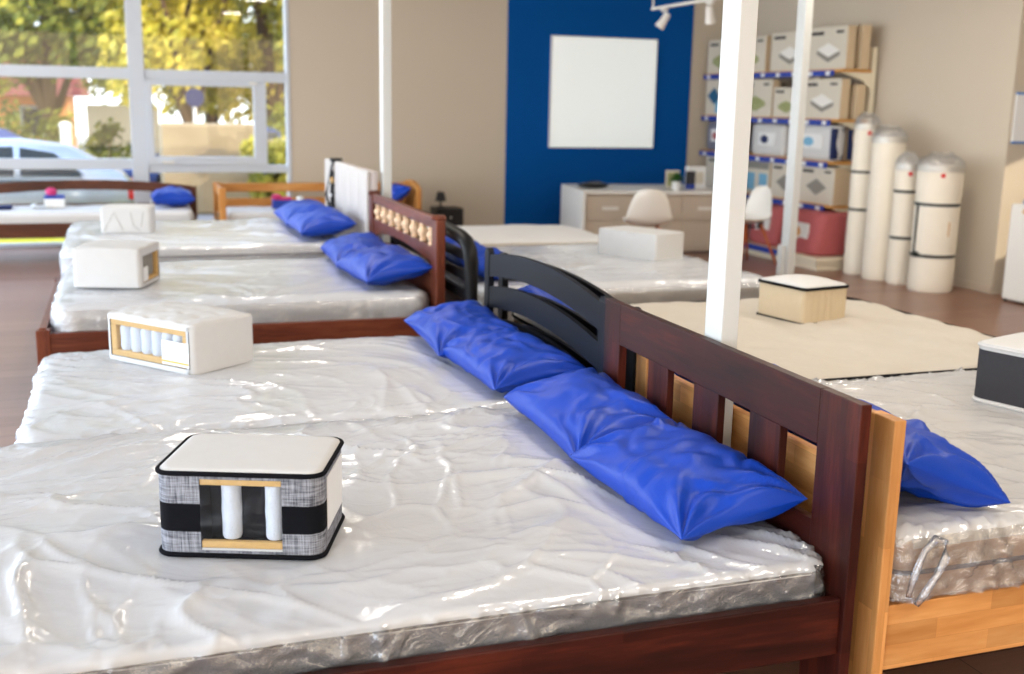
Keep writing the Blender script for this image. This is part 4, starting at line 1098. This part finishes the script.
# water cooler and wall notice in the recess
t = thing('water_cooler', 'white water cooler with a blue bottle collar at the right edge', 'water cooler', (7.98, 8.14, 0))
q = MB(); q.box(-.16, .16, -.16, .16, .02, .92, .02, seg=3); q.build('cabinet', M['desk'], t)
q = MB(); q.lathe([(.12, .92), (.125, .95), (.10, 1.0), (.085, 1.02)], 24); q.build('collar', M['coolerblue'], t, smooth=True, angle=40)
q = MB(); q.lathe([(.05, 1.02), (.06, 1.05), (.125, 1.10), (.135, 1.14), (.132, 1.22), (.136, 1.30), (.132, 1.38), (.12, 1.42), (0, 1.43)], 24, cap=False); q.build('bottle', M['clear'], t, smooth=True)
q = MB(); q.sphere((-.162, -.03, .86), .035, (.1, 1, .8)); q.build('sticker', M['yellow'], t, smooth=True)
q = MB(); q.box(-.10, .10, -.175, -.158, .55, .72, .006); q.build('dispenser_recess', M['inkgrey'], t)
for y in (-.13, .13):
    for x in (-.13, .13):
        q = MB(); q.lathe([(.018, 0), (.018, .022)], 10, Matrix.Translation((x, y, 0))); q.build('foot', M['blackplastic'], t)
t = thing('wall_notice', 'white notice with blue top and bottom bands on the end wall', 'notice', (8.30, 8.618, 1.46))
q = MB(); q.box(-.27, .27, -.02, 0, .02, .46, .003); q.build('sheet', M['paper'], t)
q = MB(); q.box(-.27, .27, -.022, 0, .46, .48, .002); q.box(-.27, .27, -.022, 0, 0, .02, .002); q.build('blue_band', M['coolerblue'], t)

# ------------------------------------------------------------------ outside
gz = -.32
ASPH = plain('asphalt', (120, 122, 128), .9, .1, 3); GRASS = plain('grass', (204, 190, 52), .9, .3, 6, .5, 40)
PAVE = plain('pavement', (150, 144, 132), .9, .08, 4)
q = MB(); q.box(-22, 26, 14.08, 15.2, gz - .1, -.05, 0); o = q.build('lawn_strip', GRASS); o['kind'] = 'stuff'; tag(o, 'sunlit yellow-green grass strip just outside the window', 'grass')
q = MB(); q.box(-30, 36, 15.2, 22.0, gz - .1, gz, 0); struct(q.build('street', ASPH))
q = MB(); q.box(-30, 36, 22.0, 60, gz - .1, gz + .02, 0); struct(q.build('yard', PAVE))
CARP = plain('silver_car_paint', (170, 178, 190), .25, .02, 3, metallic=.5, coat=.6)
CARB = plain('blue_car_paint', (40, 62, 120), .25, .02, 3, metallic=.3, coat=.6)
CGL = plain('car_glass', (36, 48, 58), .08, .02, 3, spec=.8)
TYRE = plain('tyre', (24, 24, 26), .8); RIM = plain('wheel_rim', (170, 172, 176), .3, metallic=.8)
REDL = plain('tail_lamp_red', (200, 30, 30), .3)
def car(label, xr, y, zb, paint, flip=1, Lc=4.6):
    """sedan parked side-on; tail at local x=0, body toward -x"""
    t = thing('car', label, 'car', (xr, y, zb))
    t.scale = (flip, 1, 1)
    # loft of cross sections along the length: (x, belt half width, z bottom, z belt)
    st = [(0, .70, .42, .86), (-.12, .82, .30, .98), (-.9, .88, .24, 1.0), (-1.8, .90, .22, .98), (-2.8, .90, .22, .96), (-3.5, .89, .23, .93), (-4.2, .84, .26, .84), (-4.5, .74, .32, .72), (-4.6, .6, .4, .62)]
    V = []; F = []; m = 12
    for x, w, a, b in st:
        for k in range(m):
            th = 2 * math.pi * (k + .5) / m
            c, s = math.cos(th), math.sin(th)
            V.append((x, w * math.copysign(abs(c) ** .45, c), (a + b) / 2 + (b - a) / 2 * math.copysign(abs(s) ** .5, s)))
    for j in range(len(st) - 1):
        for k in range(m): F.append((j * m + k, j * m + (k + 1) % m, (j + 1) * m + (k + 1) % m, (j + 1) * m + k))
    F.append(tuple(range(m))); F.append(tuple(range((len(st) - 1) * m, len(st) * m))[::-1])
    fast_mesh('body', V, F, paint, t)
    # greenhouse
    cab = [(-.12, .70, .97), (-.85, .62, 1.36), (-1.5, .60, 1.44), (-2.25, .61, 1.42), (-3.15, .72, .95)]
    V = []; F = []
    for x, w, z in cab:
        for s in (-1, 1): V.append((x, s * w, z))
    for j in range(len(cab) - 1): F.append((2 * j, 2 * j + 1, 2 * j + 3, 2 * j + 2))
    lo = len(V)
    for x, w, z in cab:
        for s in (-1, 1): V.append((x, s * .80, .93))
    for j in range(len(cab) - 1):
        for s in (0, 1): F.append((2 * j + s, 2 * j + 2 + s, lo + 2 * j + 2 + s, lo + 2 * j + s))
    o = fast_mesh('roof', V, F, paint, t); 
    for s in (-1, 1):
        for pts in ([(-.62, 1.0), (-1.0, 1.29), (-1.42, 1.36), (-1.42, 1.0)], [(-1.5, 1.0), (-1.5, 1.37), (-2.2, 1.35), (-2.82, 1.0)]):
            q = MB(); v = []
            for yy in (0, .012):
                for x, z in pts:
                    w = .80 - (.80 - .61) * (z - .93) / .47 + .012
                    v.append((x, s * (w + yy), z))
            q.raw(v, [(0, 1, 2, 3), (4, 5, 6, 7), (0, 1, 5, 4), (1, 2, 6, 5), (2, 3, 7, 6), (3, 0, 4, 7)]); q.build('side_window', CGL, t)
        q = MB(); q.box(-.10, .012, s * .62 - .14, s * .62 + .14, .66, .86, .02); q.build('tail_lamp', REDL, t)
        for x in (-.95, -3.65):
            MM = Matrix.Translation((x, s * .80, .32)) @ Matrix.Rotation(R(90), 4, 'X')
            q = MB(); q.lathe([(.18, -.1), (.30, -.1), (.32, -.06), (.32, .06), (.30, .1), (.18, .1)], 22, MM, cap=False); wl = q.build('wheel', TYRE, t, smooth=True, angle=40)
            q = MB(); q.lathe([(0, -.09), (.19, -.08), (.19, .08), (0, .09)], 16, MM, cap=False); q.build('rim', RIM, wl, smooth=True, angle=40)
    return t
car('silver sedan parked just outside the window', .10, 17.0, gz, CARP)
car('dark blue car parked across the street at the far left', -1.35, 23.6, gz + .02, CARB)
car('dark car half hidden behind the window mullion across the street', 4.55, 24.4, gz + .02, CARB)
# stone garden wall, white wall, kerbstone pillar, house
STONE = plain('stone_wall', (150, 134, 108), .9, .25, 2.2, .6, 14); WHW = plain('white_rendered_wall', (228, 222, 206), .8, .03, 2)
q = MB(); q.box(.62, 2.3, 20.6, 21.3, gz, 1.28, .05); q.box(2.5, 3.3, 20.7, 21.3, gz, 1.0, .05); tag(q.build('stone_wall', STONE), 'block of pale stone wall beyond the opening sash', 'wall')
q = MB(); q.box(-.85, .9, 30.6, 31.0, .60, 1.5, .03); q.box(-.85, .9, 30.65, 30.95, gz, .6, 0); tag(q.build('garden_wall', WHW), 'bright white garden wall beyond the street', 'wall')
q = MB(); q.box(-6, .4, 26.2, 26.7, gz, .36, .03); tag(q.build('low_wall', WHW), 'low pale wall beyond the parked cars', 'wall')
q = MB(); q.lathe([(.11, gz), (.11, 1.05), (.13, 1.08), (.12, 1.16), (0, 1.2)], 14, Matrix.Translation((-1.12, 25.2, 0))); tag(q.build('gate_post', WHW), 'white post standing beyond the parked silver car', 'post')
HW = plain('orange_brick_wall', (236, 168, 112), .85, .18, 1.5); ROOF = plain('red_tiled_roof', (164, 92, 80), .85, .25, 3)
t = thing('house', 'orange house with reddish tiled roof among the trees', 'house', (-5.5, 38, gz))
q = MB(); q.box(-5, 3.9, 0, 6, 0, 2.0, .02); q.build('wall', HW, t)
q = MB(); q.prism([(-.7, 2.0), (6.7, 2.0), (3, 4.2)], 'x', -5.5, 4.4); q.build('roof', ROOF, t)
for k in range(4):
    q = MB(); q.box(-3.2 + 1.9 * k, -2.2 + 1.9 * k, -.05, .02, .75, 1.7, .01); f = q.build('window', M['upvc'], t)
    q = MB(); q.box(-3.1 + 1.9 * k, -2.3 + 1.9 * k, -.06, -.05, .83, 1.62, 0); q.build('pane', CGL, f)
def leaf_mat(name, a, b, c):
    m, nt, bs = newmat(name)
    tc = N(nt, 'ShaderNodeTexCoord'); nz = N(nt, 'ShaderNodeTexNoise', i_Scale=1.6, i_Detail=5.0, i_Roughness=.7); L(nt, tc.outputs['Object'], nz.inputs['Vector'])
    cr = N(nt, 'ShaderNodeValToRGB'); e = cr.color_ramp.elements; e[0].position = .34; e[0].color = lin(a); e[1].position = .66; e[1].color = lin(c)
    x = e.new(.5); x.color = lin(b); L(nt, nz.outputs['Fac'], cr.inputs[0]); L(nt, cr.outputs[0], bs.inputs['Base Color']); bs.inputs['Roughness'].default_value = .7
    tr = N(nt, 'ShaderNodeBsdfTranslucent'); L(nt, cr.outputs[0], tr.inputs[0])
    mx = N(nt, 'ShaderNodeMixShader'); mx.inputs[0].default_value = .4
    out = nt.nodes['Material Output']; L(nt, bs.outputs[0], mx.inputs[1]); L(nt, tr.outputs[0], mx.inputs[2]); L(nt, mx.outputs[0], out.inputs['Surface'])
    return m
LF = [leaf_mat('autumn_leaves', (66, 76, 24), (150, 148, 48), (226, 210, 96)), leaf_mat('green_leaves', (52, 70, 26), (118, 128, 44), (196, 190, 80)), leaf_mat('golden_leaves', (98, 96, 26), (190, 180, 56), (244, 226, 120)), leaf_mat('russet_leaves', (96, 60, 40), (176, 120, 80), (226, 180, 130))]
BARK = plain('bark', (86, 70, 54), .9, .2, 6, .5, 20)
def tree(label, x, y, h, r, mat, n, seed, low=.25, name='tree', cat='tree', leaf=.16):
    random.seed(seed)
    t = thing(name, label, cat, (x, y, gz))
    cen = [(Vector((random.uniform(-.55, .55) * r, random.uniform(-.5, .5) * r, h * (low + (1 - low) * random.uniform(.12, .9)))), random.uniform(.32, .55) * r) for _ in range(12)]
    V = []; F = []
    for k in range(n):
        c, cr = random.choice(cen)
        d = Vector((random.gauss(0, 1), random.gauss(0, 1), random.gauss(0, .8))); d.normalize()
        p = c + d * cr * random.random() ** .4
        if p.z < .12: p.z = .12 + random.random() * .2
        nrm = Vector((random.gauss(0, 1), random.gauss(0, 1), random.gauss(0, 1))); nrm.normalize()
        a = nrm.orthogonal(); a.normalize(); b = nrm.cross(a); s = leaf * random.uniform(.6, 1.3); i = len(V)
        V += [p - a * s, p - b * s * .5, p + a * s, p + b * s * .5]; F.append((i, i + 1, i + 2, i + 3))
    fast_mesh('foliage', V, F, mat, t, smooth=False)
    q = MB()
    for c, cr in cen[:6]:
        m = Vector((0, 0, min(h * low, c.z * .6))); q.tube([(0, 0, m.z * .4), (m.x, m.y, m.z), tuple((m + c) / 2 + Vector((.05, 0, .1))), tuple(c)], max(.02, h * .014), 7, taper=[1, .9, .6, .3])
    q.tube([(0, 0, 0), (.02, 0, h * low * .5), (0, .02, h * low), (.03, 0, h * .6)], max(.025, h * .022), 9, taper=[1.2, 1, .9, .5])
    q.build('trunk', BARK, t, smooth=True)
    return t
specs = [('tall yellow-green tree at the far left outside', -5.6, 33.0, 9.0, 3.4, 0), ('russet tree over the tiled roof', -3.6, 30.5, 5.6, 2.0, 3), ('green tree left of the thick window mullion', -1.6, 29.0, 8.5, 2.8, 1),
         ('golden tree right of the thick window mullion', 1.5, 27.5, 8.2, 2.6, 2), ('bright yellow tree above the opening sash', 3.6, 29.5, 8.6, 2.8, 2), ('dark green tree behind the stone wall', 2.4, 33.0, 6.4, 2.4, 1),
         ('olive tree at the right edge of the glazing', 5.2, 27.0, 7.6, 2.4, 0), ('green tree far back behind the bright white garden wall', .2, 36.0, 9.5, 3.2, 1), ('broad olive tree far behind the golden one', 5.0, 38.0, 10.0, 3.6, 0)]
for k, (lb, x, y, h, r, m) in enumerate(specs): tree(lb, x, y, h, r, LF[m], 6000, 100 + k, .16 if m != 3 else .42, leaf=.15)
for k, (lb, x, y, h, r, m) in enumerate([('round green bush beyond the blue car', -1.9, 27.6, 1.75, 1.1, 1), ('leafy bush in front of the bright white wall', -.35, 28.0, 1.6, .8, 1), ('yellowish shrub beside the stone wall block', 2.42, 20.2, 1.35, .5, 0), ('shrub at the right edge of the glazing', 3.3, 22.5, 1.9, .8, 0)]):
    tree(lb, x, y, h, r, LF[m], 1100, 300 + k, .05, 'shrub', 'shrub', .09)
t = thing('sign_disc', 'round blue sign on a pole between the yellow trees', 'sign', (1.42, 24.0, gz))
q = MB(); q.tube([(0, 0, 0), (0, 0, 2.2)], .035, 8); q.build('pole', M['metalwhite'], t)
q = MB(); q.lathe([(0, -.02), (.19, -.02), (.19, .02), (0, .02)], 20, Matrix.Translation((0, -.05, 2.05)) @ Matrix.Rotation(R(90), 4, 'X'), cap=False); q.build('disc', M['navyfab'], t)

# ------------------------------------------------------------------ added fill lamps, sun and sky
w = bpy.data.worlds.new('World'); scene.world = w; w.use_nodes = True; nt = w.node_tree
bg = nt.nodes['Background']
tc = N(nt, 'ShaderNodeTexCoord'); sp = N(nt, 'ShaderNodeSeparateXYZ'); L(nt, tc.outputs['Generated'], sp.inputs[0])
cr = N(nt, 'ShaderNodeValToRGB'); e = cr.color_ramp.elements
e[0].position = .0; e[0].color = (.89, .94, .98, 1); e[1].position = .7; e[1].color = (.50, .68, 1, 1); x = e.new(.15); x.color = (.76, .88, 1, 1)
L(nt, sp.outputs['Z'], cr.inputs[0]); L(nt, cr.outputs[0], bg.inputs['Color'])
# hazy sky, brighter toward the west and behind the shop
vm = N(nt, 'ShaderNodeVectorMath', operation='DOT_PRODUCT'); vm.inputs[1].default_value = (-.97, -.05, .15)
L(nt, tc.outputs['Generated'], vm.inputs[0])
mr = N(nt, 'ShaderNodeMapRange', interpolation_type='SMOOTHSTEP'); mr.inputs['From Min'].default_value = -.2; mr.inputs['From Max'].default_value = .8
mr.inputs['To Min'].default_value = 2.1; mr.inputs['To Max'].default_value = 5.3
L(nt, vm.outputs['Value'], mr.inputs['Value']); L(nt, mr.outputs[0], bg.inputs['Strength'])
# low sun warms the haze to the south-east
v2 = N(nt, 'ShaderNodeVectorMath', operation='DOT_PRODUCT'); v2.inputs[1].default_value = (.62, -.78, 0)
L(nt, tc.outputs['Generated'], v2.inputs[0])
m2 = N(nt, 'ShaderNodeMapRange', interpolation_type='SMOOTHSTEP'); m2.inputs['From Min'].default_value = -.1; m2.inputs['From Max'].default_value = .8
L(nt, v2.outputs['Value'], m2.inputs['Value'])
mc = N(nt, 'ShaderNodeMix', data_type='RGBA'); mc.inputs[7].default_value = (1, .80, .56, 1)
L(nt, m2.outputs[0], mc.inputs[0]); L(nt, cr.outputs[0], mc.inputs[6]); L(nt, mc.outputs[2], bg.inputs['Color'])
sl = bpy.data.lights.new('sun', 'SUN'); sl.energy = 3.6; sl.angle = R(.6); sl.color = (1, .86, .66)
so = bpy.data.objects.new('sun', sl); C.objects.link(so)
so.rotation_euler = Vector((-.80, .52, -.30)).to_track_quat('-Z', 'Y').to_euler()
so.location = (12, -8, 8)
k = 0
for x, y in ((2.6, .6), (5.6, .6), (2.6, 4.6), (5.6, 4.6), (5.4, 7.6), (1.0, 9.4)):  # unseen panels added overhead to brighten the room
    t = thing('ceiling_lamp', 'square ceiling panel lamp above the beds', 'lamp', (x, y, H - .001), 0, 'square ceiling panel lamps')
    q = MB()
    for a in ((-.32, .32, -.32, -.29), (-.32, .32, .29, .32), (-.32, -.29, -.29, .29), (.29, .32, -.29, .29)): q.box(a[0], a[1], a[2], a[3], -.05, 0, .003)
    q.build('frame', M['metalwhite'], t)
    q = MB(); q.box(-.29, .29, -.29, .29, -.03, -.02, 0); q.build('diffuser', M['led'], t)
    al = bpy.data.lights.new('lamp_light', 'AREA'); al.shape = 'SQUARE'; al.size = .56; al.energy = 34; al.color = (1, .90, .76)
    ao = bpy.data.objects.new('lamp_light', al); C.objects.link(ao); ao.parent = t; ao.location = (0, 0, -.05)

# ------------------------------------------------------------------ camera
f_px, pi_, ro, ya = 1107.9, R(11.935), R(1.127), R(19.27)
fw = Vector((math.sin(ya) * math.cos(pi_), math.cos(ya) * math.cos(pi_), -math.sin(pi_)))
r = Vector((math.cos(ya), -math.sin(ya), 0)); u = r.cross(fw)
r, u = r * math.cos(ro) + u * math.sin(ro), u * math.cos(ro) - r * math.sin(ro)
cd = bpy.data.cameras.new('camera'); cd.sensor_width = 36; cd.lens = 36 * f_px / 1024
co = bpy.data.objects.new('camera', cd); C.objects.link(co)
mt = Matrix((r, u, -fw)).transposed().to_4x4(); mt.translation = (0, 0, 1.75); co.matrix_world = mt
cd.clip_end = 300
cd.dof.use_dof = True; cd.dof.focus_distance = 3.5; cd.dof.aperture_fstop = 2.2
scene.camera = co
scene.view_settings.view_transform = 'Standard'; scene.view_settings.look = 'None'
scene.view_settings.gamma = 1; scene.view_settings.use_curve_mapping = False
scene.view_settings.exposure = .42
